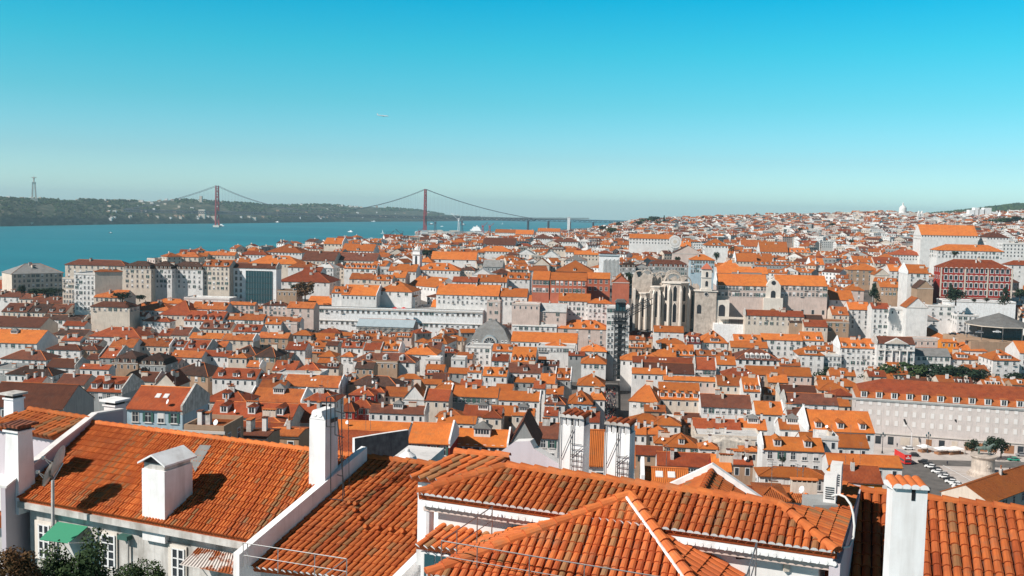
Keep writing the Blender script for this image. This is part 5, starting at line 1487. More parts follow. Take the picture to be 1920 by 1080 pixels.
for i in range(1500):
    px = rnd.choice((rnd.uniform(850, 930), rnd.uniform(770, 1000), rnd.uniform(760, 840))); Y = rnd.uniform(2700, 4300) if px > 780 else rnd.uniform(2600, 3400); X0 = (px-960)/F*Y
    if ground(X0, Y) < 2.5: continue
    big = rnd.random() < .3; w = rnd.uniform(15, 45) if big else 12; h = rnd.uniform(4, 10) if not big else rnd.uniform(5, 12)
    mb.box(X0-w/2, X0+w/2, Y, Y+(14 if big else 5), 0, 3+h, rnd.choice(('brick_brown', 'salmon_plaster', 'tan_plaster', 'grey_plaster', 'scaffold_net', 'dark_render', 'sheet_roof')) if not big else rnd.choice(('white_plaster', 'grey_plaster', 'sheet_roof', 'cream_plaster')))
o = link('dockyard', mb.mesh('dockyard')); tag(o, 'stacked containers and sheds covering the riverside docks below the bridge', 'dockyard', None, 'stuff')
# ================================================================= haze, sky, sun
hb = MB(); hb.box(-16200, 16200, -16200, 16200, -36, 262, 'white_paint'); o = link('haze', hb.mesh('haze')); o['kind'] = 'stuff'
m = bpy.data.materials.new('haze_air'); m.use_nodes = True; nt = m.node_tree; nt.nodes.clear(); out = nt.nodes.new('ShaderNodeOutputMaterial'); pv = nt.nodes.new('ShaderNodeVolumePrincipled')
pv.inputs['Color'].default_value = (.66, .90, 1, 1); pv.inputs['Density'].default_value = 5.4e-5; pv.inputs['Anisotropy'].default_value = 0.1
nt.links.new(pv.outputs[0], out.inputs['Volume']); o.data.materials.clear(); o.data.materials.append(m)
SKYRAMP = [(0.0, (.66, 1.0, 1.3)), (0.02, (.58, .90, 1.12)), (0.05, (.42, .73, .90)), (.103, (.225, .73, .79)), (.155, (.092, .775, .80)), (.205, (.002, .75, .84)), (.30, (.03, .38, .48)), (.45, (.08, .12, .16)), (1, (.06, .08, .11))]  # upper stops darken the unseen high sky to cut its fill light
SUN_AZ = math.radians(-121); SUN_EL = math.radians(41)
w = bpy.data.worlds.new('World'); SC.world = w; w.use_nodes = True; nt = w.node_tree; bg = nt.nodes['Background']
sky = nt.nodes.new('ShaderNodeTexSky'); sky.sky_type = 'NISHITA'; sky.sun_disc = False; sky.sun_elevation = SUN_EL; sky.sun_rotation = SUN_AZ
sky.altitude = 100; sky.air_density = 1.0; sky.dust_density = .6; sky.ozone_density = 1.5
cv = nt.nodes.new('ShaderNodeMix'); cv.data_type = 'RGBA'; cv.blend_type = 'MULTIPLY'; cv.inputs[0].default_value = 1
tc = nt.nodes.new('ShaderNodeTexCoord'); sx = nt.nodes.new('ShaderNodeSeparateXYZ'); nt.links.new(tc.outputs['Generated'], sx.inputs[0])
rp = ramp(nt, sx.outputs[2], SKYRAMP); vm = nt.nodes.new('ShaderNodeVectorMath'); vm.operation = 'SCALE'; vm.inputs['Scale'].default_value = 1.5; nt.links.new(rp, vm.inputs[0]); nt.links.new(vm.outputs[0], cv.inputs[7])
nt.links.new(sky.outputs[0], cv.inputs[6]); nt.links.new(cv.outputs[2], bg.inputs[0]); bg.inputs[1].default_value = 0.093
sd = bpy.data.lights.new('sun', 'SUN'); sd.energy = 5.0; sd.angle = math.radians(.53); sd.color = (1, .95, .88); so = bpy.data.objects.new('sun', sd); COL.objects.link(so)
sv = Vector((math.sin(SUN_AZ)*math.cos(SUN_EL), math.cos(SUN_AZ)*math.cos(SUN_EL), math.sin(SUN_EL)))
so.rotation_euler = sv.to_track_quat('Z', 'Y').to_euler(); so.location = (0, 0, 400)
SC.view_settings.view_transform = 'Standard'; SC.view_settings.look = 'None'; SC.view_settings.exposure = 0.27; SC.view_settings.gamma = 1.0
SC.render.engine = 'CYCLES'; SC.cycles.volume_bounces = 0; SC.cycles.max_bounces = 5; SC.cycles.diffuse_bounces = 3; SC.cycles.use_denoising = True
# ================================================================= foreground roofs
for k, c, d in (('barrel_pale', (0.66, .185, .055), (.42, .11, .04)), ('barrel_mid', (0.60, .165, .045), (.42, .105, .035)), ('barrel_deep', (.48, .115, .034), (.32, .07, .025))):
    roofmat(k, c, d)
def inside_range(poly2, a):
    xs = []
    for (x0, y0), (x1, y1) in zip(poly2, poly2[1:]+poly2[:1]):
        if (x0 <= a < x1) or (x1 <= a < x0): xs.append(y0+(y1-y0)*(a-x0)/(x1-x0))
    return (min(xs), max(xs)) if len(xs) >= 2 else None
def tiles(mb, poly, eave, pw=.235, pl=.42, hgt=.095, seg=5, mats=('barrel_mid', 'barrel_mid', 'barrel_mid', 'barrel_pale', 'barrel_mid', 'barrel_pale', 'barrel_mid', 'barrel_deep', 'barrel_mid', 'barrel_mid', 'lichen_tile'), white_end=True, lift=.035, slope=None, seed=1, base='barrel_deep'):
    """rows of real curved tiles over the planar polygon; eave = direction along the eave"""
    rnd = random.Random(seed); o = poly[0]; n = (poly[1]-o).cross(poly[2]-o).normalized()
    if n.z < 0: n = -n
    u = (eave-n*eave.dot(n)).normalized(); v = n.cross(u).normalized()
    if v.z < 0: v = -v
    if slope is not None: v = (slope-n*slope.dot(n)).normalized()
    w = u-v*u.dot(v); w.normalize()
    P2 = [((p-o).dot(w), (p-o).dot(v)) for p in poly]
    mb.poly([p-n*.01 for p in poly], 'brown_tile'); 
    low = [p-n*.2 for p in poly]; mb.poly(low[::-1], base)
    for i in range(len(poly)): j = (i+1) % len(poly); mb.poly([low[i], low[j], poly[j], poly[i]], base)
    a = min(p[0] for p in P2)+pw/2; amax = max(p[0] for p in P2)
    while a < amax:
        r = inside_range(P2, a)
        if r and r[1]-r[0] > .1:
            b0, b1 = r; b = b0-.06; first = True; cm = rnd.choice(mats); jit = rnd.uniform(-.015, .015)
            while b < b1-.05:
                e = min(b+pl+.03, b1+.02); m = cm if rnd.random() < .72 else rnd.choice(mats); R0 = pw*.47; R1 = pw*.40; jj = jit+rnd.uniform(-.011, .011)
                A = []; B = []
                for s in range(seg+1):
                    t = math.pi*s/seg; cs, sn = math.cos(t), math.sin(t)
                    A.append(o+w*(a+jj+R0*cs)+v*b+n*(hgt*sn+lift)); B.append(o+w*(a+jj+R1*cs)+v*e+n*(hgt*.85*sn))
                for s in range(seg): mb.poly([A[s], A[s+1], B[s+1], B[s]], m)
                if first and white_end: mb.poly([o+w*(a+jj)+v*(b-.012)+n*lift+(p-(o+w*(a+jj)+v*b+n*lift))*1.04 for p in A], 'bright_white'); 
                else: mb.poly([A[s] for s in range(seg+1)], 'barrel_deep')
                b += pl; first = False
        a += pw
def caps(mb, a, b, r=.15, L=.45, mats=('barrel_pale', 'ridge_tile', 'barrel_mid'), seed=3):
    rnd = random.Random(seed); d = b-a; n = max(1, int(d.length/L)); d = d/n; u = d.normalized(); s = u.cross(Vector((0, 0, 1))).normalized(); t = s.cross(u)
    for i in range(n):
        p = a+d*i; q = p+d*1.06; m = rnd.choice(mats); rr = r*1.12; r2 = r*.92
        A = [p+s*rr*math.cos(math.pi*k/6)+t*(rr*math.sin(math.pi*k/6)+.03) for k in range(7)]; B = [q+s*r2*math.cos(math.pi*k/6)+t*(r2*math.sin(math.pi*k/6)) for k in range(7)]
        for k in range(6): mb.poly([A[k], A[k+1], B[k+1], B[k]], m)
        mb.poly(A, 'barrel_deep')
def vprism(mb, foot, ztop, zbot, mat):
    # vertical prism under a 3D outline (each point keeps its own top height if ztop is None)
    T = [Vector((p.x, p.y, p.z if ztop is None else ztop)) for p in foot]; B = [Vector((p.x, p.y, zbot)) for p in foot]
    mb.poly(T, mat); mb.poly(B[::-1], mat)
    for i in range(len(T)): j = (i+1) % len(T); mb.poly([B[i], B[j], T[j], T[i]], mat)
def wroot(name, label, cat, p, group=None):
    # root at the base of the thing; parts are given in world space, so they are shifted
    R = root(name, p, 0, label, cat, group); return R
def wpart(R, name, mb):
    l = R.location; mb.v = [(x-l.x, y-l.y, z-l.z) for x, y, z in mb.v]; return link(name, mb.mesh(name), R)
def wall_strip(mb, a, b, t, za, zb, z0, mat, side=1):
    # wall from a to b, thickness t to one side, top heights za, zb
    d = (b-a); d.z = 0; s = Vector((d.y, -d.x, 0)).normalized()*t*side
    f = [Vector((a.x, a.y, za)), Vector((b.x, b.y, zb)), Vector((b.x+s.x, b.y+s.y, zb)), Vector((a.x+s.x, a.y+s.y, za))]; vprism(mb, f, None, z0, mat)
UZ = Vector((0, 0, 1))
# ---- weathered house with fine ribbed tiles (left)
ZE = 93.4; E0 = atz(33, 933, ZE); E1 = atz(473, 1013, ZE); R0 = atz(172, 793, 95.5)
n1 = (E1-E0).cross(R0-E0).normalized(); R1 = onplane(668, 856, E0, n1); ev = (E1-E0).normalized(); out = Vector((ev.y, -ev.x, 0)); back = -out
FYAW = math.atan2(ev.y, ev.x)
RA = wroot('house', 'weathered white house with fine ribbed orange roof carrying a broad white chimney', 'house', Vector((E0.x, E0.y, 78)), 'named near houses')
mb = MB(); tiles(mb, [E0, E1, R1, R0], ev, pw=.15, pl=.40, hgt=.062, seg=4, mats=('flat_tile', 'flat_tile', 'barrel_mid', 'flat_tile', 'barrel_deep', 'ridge_tile', 'lichen_tile'), white_end=False, lift=.05, slope=R0-E0, seed=5)
bk = [R0, R1, R1+back*4.6-UZ*2.1, R0+back*4.6-UZ*2.1]; mb.slab(bk, .2, 'flat_tile'); caps(mb, R0, R1, .14, .42); wpart(RA, 'roof', mb)
mb = MB(); f = [E0-out*.35-UZ*.1, E1-out*.35-UZ*.1, E1+back*9, E0+back*9]; vprism(mb, [p+ev*(.3 if i in (0, 3) else -.1) for i, p in enumerate(f)], ZE-.25, 78, 'weathered_white')
q = [E0+out*.02, E1+out*.02, E1-out*.5, E0-out*.5]; vprism(mb, q, ZE-.16, ZE-.42, 'weathered_white'); wpart(RA, 'wall', mb)
# pale glazed tiles
mb = MB(); q = [onplane(x, y, E0+n1*.10, n1) for x, y in ((375, 834), (396, 835), (366, 884), (356, 862))]; q = [q[0], q[3], q[2], q[1]]; mb.slab(q, .02, 'grey_sheet'); wpart(RA, 'glass_tiles', mb)
fp0 = E0+out*0-out*.33
def FP(px, py, o=0): return onplane(px, py, fp0+out*o, out)
def fbox(mb, px0, py0, px1, py1, o0, o1, mat):
    ym = (py0+py1)/2; a = FP(px0, ym, o0); b = FP(px1, ym, o0); zt = FP((px0+px1)/2, py0, o0).z; zb = FP((px0+px1)/2, py1, o0).z
    d = out*(o1-o0); P8 = [Vector((a.x, a.y, zb)), Vector((b.x, b.y, zb)), Vector((b.x, b.y, zb))-d, Vector((a.x, a.y, zb))-d]; P8 = [p+d for p in P8]; P8 += [Vector((p.x, p.y, zt)) for p in P8]; mb.hexa(P8, mat)
def fwindow(px0, py0, px1, py1, nm='window', rows=4):
    mb = MB(); fbox(mb, px0-5, py0-8, px1+5, py1+4, .0, .05, 'pale_stone'); fbox(mb, px0, py0, px1, py1, .05, .07, 'glass')
    h = (py1-py0)
    fbox(mb, px0, py0, px0+2.5, py1, .07, .10, 'window_frame'); fbox(mb, px1-2.5, py0, px1, py1, .07, .10, 'window_frame'); xm = (px0+px1)/2; fbox(mb, xm-1.5, py0, xm+1.5, py1, .07, .10, 'window_frame')
    for i in range(rows+1): y = py0+h*i/rows; fbox(mb, px0, y-1, px1, y+1, .07, .095, 'window_frame')
    wpart(RA, nm, mb)
fwindow(190, 1004, 216, 1062); fwindow(322, 1030, 346, 1100, 'door'); fwindow(72, 985, 93, 1045); 
mb = MB(); fbox(mb, 230, 1001, 248, 1009, 0, .3, 'green_shutter'); wpart(RA, 'awning_box', mb)
mb = MB(); a = FP(240, 1012, .1); mb.tube(a, a-UZ*2.5, .05, 'weathered_white'); a = FP(100, 935, .1); mb.tube(a, a-UZ*4, .06, 'weathered_white'); mb.tube(FP(258, 1004, .03), FP(355, 1022, .03), .015, 'dark_metal', 4); wpart(RA, 'drainpipe', mb)
def awning(pts, mat, lab, name='awning'):
    h0, h1, o1_, o0_ = pts; A = [FP(*h0, .05), FP(*h1, .05), FP(*o1_, 1.15), FP(*o0_, 1.15)]
    mb = MB(); mb.slab([A[3], A[2], A[1], A[0]], .03, mat)
    if mat == 'rusty_sheet':
        for i in range(17): t = (i+.5)/17; mb.tube(A[0].lerp(A[1], t)+UZ*.01, A[3].lerp(A[2], t)+UZ*.01, .03, mat, 5)
    R = wroot(name, lab, 'awning', A[0]-UZ*0.0, 'awnings on the weathered facade'); wpart(R, 'sheet', mb)
    mb = MB(); mb.tube(A[3], FP(h0[0], h0[1]+30, .03), .02, 'white_metal'); mb.tube(A[2], FP(h1[0], h1[1]+30, .03), .02, 'white_metal'); wpart(R, 'bracket', mb)
awning([(108, 978), (165, 987), (128, 1018), (74, 1011)], 'green_awning', 'bright green awning over a window of the weathered white facade')
awning([(370, 1027), (443, 1040), (437, 1076), (337, 1058)], 'rusty_sheet', 'rusty corrugated awning on the weathered white facade')
# broad chimney on that roof
pc = onplane(309, 978, E0, n1); R = wroot('chimney', 'broad white box chimney with a folded white cap on the ribbed roof', 'chimney', pc-UZ*.3, 'near chimneys')
def obox(mb, p, wl, dp, z0, z1, mat, e=0.0, top=None, tw=0):
    a = [p+out*e+ev*e, p+out*e-ev*(wl+e), p-out*(dp+e)-ev*(wl+e), p-out*(dp+e)+ev*e]
    cx = sum(a, Vector())/4
    P8 = [Vector((q.x, q.y, z0)) for q in (a[1], a[0], a[3], a[2])]+[Vector((q.x+(cx.x-q.x)*tw, q.y+(cx.y-q.y)*tw, z1)) for q in (a[1], a[0], a[3], a[2])]; mb.hexa(P8, mat, top)
mb = MB(); obox(mb, pc, 1.15, 1.6, pc.z-.9, pc.z+2.0, 'bright_white'); obox(mb, pc, 1.15, 1.6, pc.z+2.0, pc.z+2.25, 'weathered_white', -.06); wpart(R, 'stack', mb)
mb = MB(); z = pc.z+2.27; L0 = pc+out*.12-ev*1.27; L1 = pc+out*.12+ev*.12; Lm = pc+out*.12-ev*.575; d = back*1.85
for a, b, za, zb in ((L0, Lm, z, z+.38), (Lm, L1, z+.38, z)):
    q = [Vector((a.x, a.y, za)), Vector((b.x, b.y, zb)), Vector((b.x+d.x, b.y+d.y, zb)), Vector((a.x+d.x, a.y+d.y, za))]; mb.slab(q, .07, 'bright_white')
mb.prism([(0, 0), (1, 0), (.5, .3)], 0, 1, 'black_paint', 'y', M=Matrix(((ev.x*1.0, back.x*.05, 0, (pc-ev*1.08).x), (ev.y*1.0, back.y*.05, 0, (pc-ev*1.08).y), (0, 0, 1, z), (0, 0, 0, 1)))); wpart(R, 'cap', mb)
# satellite dishes
for i, (px, py, r, D) in enumerate(((93, 891, .48, 39.5), (113, 867, .68, 39.9))):
    c = aty(px, py, D); R = wroot('satellite_dish', ('smaller' if i == 0 else 'larger')+' white satellite dish on the mast at the ribbed roof corner', 'satellite dish', aty(99, 940, 39.2), 'satellite dishes')
    ax = Vector((-.93, -.1, .28)).normalized(); e1 = ax.orthogonal().normalized(); e2 = ax.cross(e1); mb = MB(); rings = [(0, 0), (.5, .04), (.8, .11), (1, .18)]
    for (ra, ha), (rb_, hb_) in zip(rings, rings[1:]):
        for k in range(20):
            t0, t1 = 2*math.pi*k/20, 2*math.pi*(k+1)/20; g = lambda rr, hh, t: c+(e1*math.cos(t)+e2*math.sin(t))*rr*r+ax*hh*r
            for off in (0, -.03): mb.poly([p+ax*off for p in ([g(ra, ha, t0), g(rb_, hb_, t0), g(rb_, hb_, t1), g(ra, ha, t1)] if ra > 0 else [c, g(rb_, hb_, t0), g(rb_, hb_, t1)])], 'weathered_white')
    wpart(R, 'reflector', mb); mb = MB(); f = c+ax*r*1.0; mb.tube(c-e2*r*.7, f, .02, 'steel'); mb.tube(c+e1*r*.6, f, .015, 'steel'); mb.box(f.x-.06, f.x+.06, f.y-.06, f.y+.06, f.z-.06, f.z+.06, 'steel'); wpart(R, 'arm', mb)
    mb = MB(); m0 = aty(99, 985, 39.2); m1 = aty(99, 900, 39.2); mb.tube(m0, m1, .07 if i == 0 else .05, 'weathered_white'); mb.tube(m1, c-ax*.1, .04, 'steel'); wpart(R, 'mast', mb)
# verge wall left of the ribbed roof, parapet right of it
R = wroot('party_wall', 'lilac grey party wall with white coping beside the ribbed roof and dishes', 'wall', Vector((E0.x, E0.y, 90)), 'near walls')
mb = MB(); a = E0+out*.6; mb2 = MB()
for (p, q, h0, h1) in ((a, E0.lerp(R0, .55), .55, .55), (E0.lerp(R0, .55), R0+back*.3, .55, .35), (R0+back*.3, R0+back*2.0, .35, .25)):
    wall_strip(mb, p, q, .22, p.z+h0, q.z+h1, 84, 'lilac_wall', -1); wall_strip(mb2, p, q, .42, p.z+h0+.09, q.z+h1+.09, min(p.z, q.z)+min(h0, h1)+.005 if False else p.z+h0-.0, 'white_plaster', -1) if False else None
    d = (q-p); s = Vector((d.y, -d.x, 0)).normalized(); A = [Vector((p.x, p.y, p.z+h0))+s*.06, Vector((q.x, q.y, q.z+h1))+s*.06, Vector((q.x, q.y, q.z+h1))-s*.26, Vector((p.x, p.y, p.z+h0))-s*.26]; A = [x+UZ*.09 for x in A]; mb2.slab(A, .085, 'white_plaster')
wpart(R, 'wall', mb); wpart(R, 'coping', mb2)
R = wroot('parapet', 'sloping white parapet between the two big orange roofs behind the tall chimney', 'wall', Vector((E1.x, E1.y, 88)), 'near walls')
mb = MB(); A = E1+out*1.1-UZ*.5; wall_strip(mb, A, R1+back*.4, .32, A.z+.36, R1.z+.36, 86, 'bright_white', 1); wpart(R, 'wall', mb)
# ---- middle barrel roof
Z2 = 92.6; G0 = atz(447, 1061, Z2); G1 = atz(625, 1080.5, Z2); S0 = atz(676, 857, 95.4); n2 = (G1-G0).cross(S0-G0).normalized(); ev2 = (G1-G0).normalized()
S1 = onplane(960, 888, G0, n2); G2 = onplane(845, 1105, G0, n2); out2 = Vector((ev2.y, -ev2.x, 0))
RB = wroot('house', 'house with barrel-tiled orange roof below the tall white chimney, railing along its eave', 'house', Vector((G0.x, G0.y, 78)), 'named near houses')
mb = MB(); tiles(mb, [G0, G2, S1, S0], ev2, pw=.235, pl=.42, slope=S0-G0, seed=8); mb.slab([S0, S1, S1-out2*4-UZ*1.8, S0-out2*4-UZ*1.8], .2, 'barrel_mid'); caps(mb, S0, S1, .16, .5)
rnd = random.Random(6)
for px, py in ((658, 946), (669, 948), (668, 960), (677, 975), (688, 991), (711, 993), (735, 996), (757, 1000), (780, 1003)):
    p = onplane(px, py, G0, n2); mb.cyl(p+UZ*.05-out2*.0, .10, .08, .28, 'barrel_mid', 8, True, out2*.7+UZ*.35)
wpart(RB, 'roof', mb)
mb = MB(); vprism(mb, [G0-out2*.4+ev2*.1, G2-out2*.4, G2-out2*9, G0-out2*9+ev2*.1], Z2-.25, 78, 'white_plaster'); wpart(RB, 'wall', mb)
# ---- tall chimney
pt = aty(609, 955, 39.3); R = wroot('chimney', 'tall slim white chimney with twin curled top, tallest of all near chimneys', 'chimney', pt-UZ*.4, 'near chimneys')
mb = MB(); tall = (955-782)/F*39.3; obox(mb, pt, .78, .95, pt.z-1.2, pt.z+tall, 'bright_white', 0, None, .04); obox(mb, pt, .78, .95, pt.z-.1, pt.z+.18, 'white_plaster', .05); wpart(R, 'stack', mb)
mb = MB(); z = pt.z+tall; fr = pt+out*-.02
for t, r in ((.27, .13), (.52, .13)):
    c = pt-ev*t+UZ*(tall+.22); mb.cyl(c+out*.02, r, r, .95, 'bright_white', 12, True, back)
P_ = [(0.03, 0), (.75, 0), (.66, .16), (.60, .35), (.18, .35), (.12, .16)]
mb.prism([(-a, b) for a, b in P_][::-1], 0, .9, 'bright_white', 'y', M=Matrix(((ev.x, back.x, 0, pt.x), (ev.y, back.y, 0, pt.y), (0, 0, 1, z), (0, 0, 0, 1)))); wpart(R, 'curled_top', mb)
mb = MB(); a = pt+ev*.012-out*.35+UZ*(tall-.18); b = pt+ev*.012-out*.85+UZ*(tall-.18)
mb.hexa([a, a+ev*.02, b+ev*.02, b, a+UZ*.16, a+ev*.02+UZ*.16, b+ev*.02+UZ*.16, b+UZ*.16], 'black_paint'); wpart(R, 'flue_opening', mb)
mb = MB()
for x0, y0, x1, y1 in ((612, 745, 612, 800), (620, 746, 620, 925), (628, 740, 628, 815), (640, 760, 643, 940), (633, 790, 646, 930), (612, 800, 629, 800), (612, 745, 640, 738), (618, 935, 642, 938), (628, 770, 645, 775), (628, 815, 645, 820), (632, 860, 645, 862), (632, 890, 643, 893)):
    mb.tube(aty(x0, y0, 38.6), aty(x1, y1, 38.6), .022, 'dark_metal', 5)
mb.tube(aty(652, 690, 39.6), aty(655, 935, 39.6), .014, 'dark_metal', 4); mb.tube(aty(640, 700, 39.6), aty(640, 740, 39.6), .014, 'dark_metal', 4); wpart(R, 'ladder', mb)
# ---- main hipped roof (centre)
ZM = 96.6; A0 = atz(784, 926, ZM); A1 = atz(1569, 1037, ZM); B0 = atz(951, 875, 97.32); nM = (A1-A0).cross(B0-A0).normalized(); B1 = onplane(1462, 946, A0, nM); evm = (A1-A0).normalized(); outm = Vector((evm.y, -evm.x, 0)); bkm = -outm
RC = wroot('house', 'white house with long hipped barrel-tiled roof and lower pyramid hip in front', 'house', Vector((A0.x, A0.y, 80)), 'named near houses')
C1_ = atz(1607, 916, ZM); C0_ = A0+bkm*6.5; nR = (C1_-A1).cross(B1-A1).normalized(); I1 = onplane(1556, 958, A1, nR); I2 = onplane(1580, 903, A1, nR); U0 = B0+bkm*3.2-UZ*1.45; U1 = B1+bkm*3.2-UZ*1.45
mb = MB(); tiles(mb, [A0, A1, B1, B0], evm, seed=21)
tiles(mb, [A0, B0, A0+bkm*3.4+evm*.1], bkm, seed=22, slope=None); tiles(mb, [A1, C1_, I2, I1, B1], (C1_-A1).normalized(), seed=23)
mb.slab([B0, B1, U1, U0], .15, 'barrel_mid')
caps(mb, B0, B1, .17, .5); caps(mb, A0, B0, .17, .5); caps(mb, A1, B1, .17, .5); wpart(RC, 'roof', mb)
# lower pyramid hip
AP = atz(1181, 929, 97.12); PL = atz(800, 1078, 95.4); PR = atz(1340, 1150, 95.4); PB = atz(1400, 1067, 95.4); PBL = PL+(PB-PR)
mb = MB(); tiles(mb, [PL, PR, AP], (PR-PL).normalized(), seed=31); tiles(mb, [PR, PB, AP], (PB-PR).normalized(), pw=.3, pl=.55, hgt=.05, seed=32); tiles(mb, [PBL, PL, AP], (PL-PBL).normalized(), seed=33)
caps(mb, PL, AP, .18, .5); caps(mb, PR, AP, .18, .5)
d = (AP-PR).normalized(); s = d.cross(UZ).normalized(); mb.tube(PR-s*.2+UZ*.06, AP-s*.2+UZ*.06, .045, 'bright_white', 5) ; wpart(RC, 'porch_roof', mb)
mb = MB(); vprism(mb, [A0-outm*.5+evm*.5, A1-outm*.5-evm*.5, A1+bkm*3-evm*.5, A0+bkm*3+evm*.5], ZM-.3, 80, 'white_plaster')
dn = (PR-PL).normalized(); on = Vector((dn.y, -dn.x, 0)); vprism(mb, [PL-on*.4+dn*.4, PR-on*.4-dn*.4, PB+on*-.2-dn*.5, PBL+dn*.5], 95.1, 80, 'white_plaster'); wpart(RC, 'wall', mb)
mb = MB()
for dz, o1, o2, mt in ((0, .06, .4, 'bright_white'), (.2, .2, .42, 'pink_plaster')):
    q = [A0-outm*o1+evm*.1, A1-outm*o1-evm*.1, A1-outm*.55-evm*.1, A0-outm*.55+evm*.1]; vprism(mb, q, ZM-.21-dz, ZM-.40-dz, mt)
q = A0-outm*.1+evm*.1; n = int((A1-A0).length/.235)
for i in range(n):
    p = A0+evm*(.2+i*.235)-outm*.09-UZ*.34; mb.cyl(p, .07, .07, .05, 'bright_white', 8, True, outm)
wpart(RC, 'cornice', mb)
mb = MB(); p = aty(803, 950, 32.6); mb.cyl(p-UZ*1.5, .2, .2, 1.5, 'bright_white', 12); mb.box(p.x-.35, p.x+.35, p.y-.3, p.y+.3, p.z-1.9, p.z-1.2, 'bright_white'); wpart(RC, 'column', mb)
# wall lamp, stair rails
mb = MB(); p = onplane(1473, 1063, A0-outm*.5, outm); mb.box(p.x-.08, p.x+.08, p.y-.12, p.y, p.z-.1, p.z+.12, 'cream_plaster'); wpart(RC, 'wall_lamp', mb)
mb = MB(); p0 = onplane(1380, 1048, A0-outm*.49, outm); p1 = onplane(1420, 1048, A0-outm*.49, outm)
mb.hexa([p0, p1, p1+outm*.03, p0+outm*.03, p0+UZ*.5, p1+UZ*.5, p1+UZ*.5+outm*.03, p0+UZ*.5+outm*.03], 'glass'); wpart(RC, 'window', mb)
# low porch roof left and small upper roof left
Zp = 95.0; h0 = atz(779, 1022, Zp); h1 = atz(850, 1031, Zp); h3 = atz(835, 976, 95.6); nn = (h1-h0).cross(h3-h0).normalized(); h2 = onplane(945, 988, h0, nn); h4 = onplane(880, 1035, h0, nn)
R = wroot('lean_to', 'small barrel-tiled lean-to roof with steel handrail below the main hipped roof', 'lean-to', h0-UZ*3); mb = MB(); tiles(mb, [h0, h4, h2, h3], (h1-h0).normalized(), seed=41, slope=h3-h0); wpart(R, 'roof', mb)
mb = MB(); q0 = h0+evm*.1-outm*.2; vprism(mb, [q0, q0+evm*1.9, q0+evm*1.9-outm*2.5, q0-outm*2.5], Zp-.25, 86, 'bright_white'); wpart(R, 'wall', mb)
mb = MB(); q0 = h0+evm*.15-outm*.17
for i in range(3): a = q0+evm*(.1+i*.42); mb.hexa([a-UZ*3, a+evm*.36-UZ*3, a+evm*.36+outm*.02-UZ*3, a+outm*.02-UZ*3, a-UZ*.3, a+evm*.36-UZ*.3, a+evm*.36+outm*.02-UZ*.3, a+outm*.02-UZ*.3], 'curtain_glass')
wpart(R, 'window', mb)
u0 = atz(767, 893, 96.6); u1 = atz(862, 906, 96.6); u3 = atz(853, 849, 97.35); nn = (u1-u0).cross(u3-u0).normalized(); u2 = onplane(955, 856, u0, nn); u1 = onplane(900, 911, u0, nn)
R = wroot('house', 'small barrel-tiled roof peeking out behind the left hip of the main roof', 'house', u0-UZ*6, 'named near houses'); mb = MB(); tiles(mb, [u0, u1, u2, u3], (u1-u0).normalized(), seed=44, slope=u3-u0); caps(mb, u3, u2, .15, .45); wpart(R, 'roof', mb)
mb = MB(); vprism(mb, [u0-outm*.3+evm*.2, u1-outm*.3, u2, u3+evm*.3], 96.35, 88, 'bright_white'); wpart(R, 'wall', mb)
# white sloping parapet mass beside the middle roof
k0 = atz(783, 1018, 94.0); k1 = atz(655, 1092, 94.0-.0); R = wroot('parapet', 'white flat-topped stair parapet with sunk triangle between the middle roof and lean-to', 'wall', k0-UZ*8, 'near walls')
mb = MB(); dd = (k1-k0); sd2 = Vector((-dd.y, dd.x, 0)).normalized(); sd2 = sd2 if sd2.x > 0 else -sd2
f = [k0, k1, k1+sd2*.3, k0+sd2*.3]; f = [p-UZ*(.3+.9*(i in (1, 2))) for i, p in enumerate(f)]; vprism(mb, f, None, 84, 'bright_white'); f = [k0+sd2*.3, k1+sd2*.3, k1+sd2*3, k0+sd2*1.3]; f = [p-UZ*(.75+.9*(i in (1, 2))) for i, p in enumerate(f)]; vprism(mb, f, None, 84, 'white_plaster'); wpart(R, 'wall', mb)
# pink gable wall behind main ridge
def cutout(px_pts, D, yaw, th, mat, cop=None):
    c = aty(px_pts[0][0], px_pts[0][1], D); nrm = Vector((-math.sin(yaw), -math.cos(yaw), 0)); P_ = [onplane(x, y, c, nrm) for x, y in px_pts]; Q = [p-nrm*th for p in P_]; mb = MB(); mb.poly(P_[::-1], mat); mb.poly(Q, mat)
    for i in range(len(P_)): j = (i+1) % len(P_); mb.poly([P_[i], P_[j], Q[j], Q[i]], cop or mat)
    return mb, c
mb, c = cutout([(901, 960), (901, 873), (965, 828), (994, 827), (1001, 841), (1048, 870), (1048, 960)], 38, math.radians(18), .5, 'lilac_wall', 'white_plaster'); R = wroot('gable_wall', 'pale lilac stepped gable wall rising behind the main hipped roof', 'wall', c-UZ*5, 'near walls'); wpart(R, 'wall', mb)
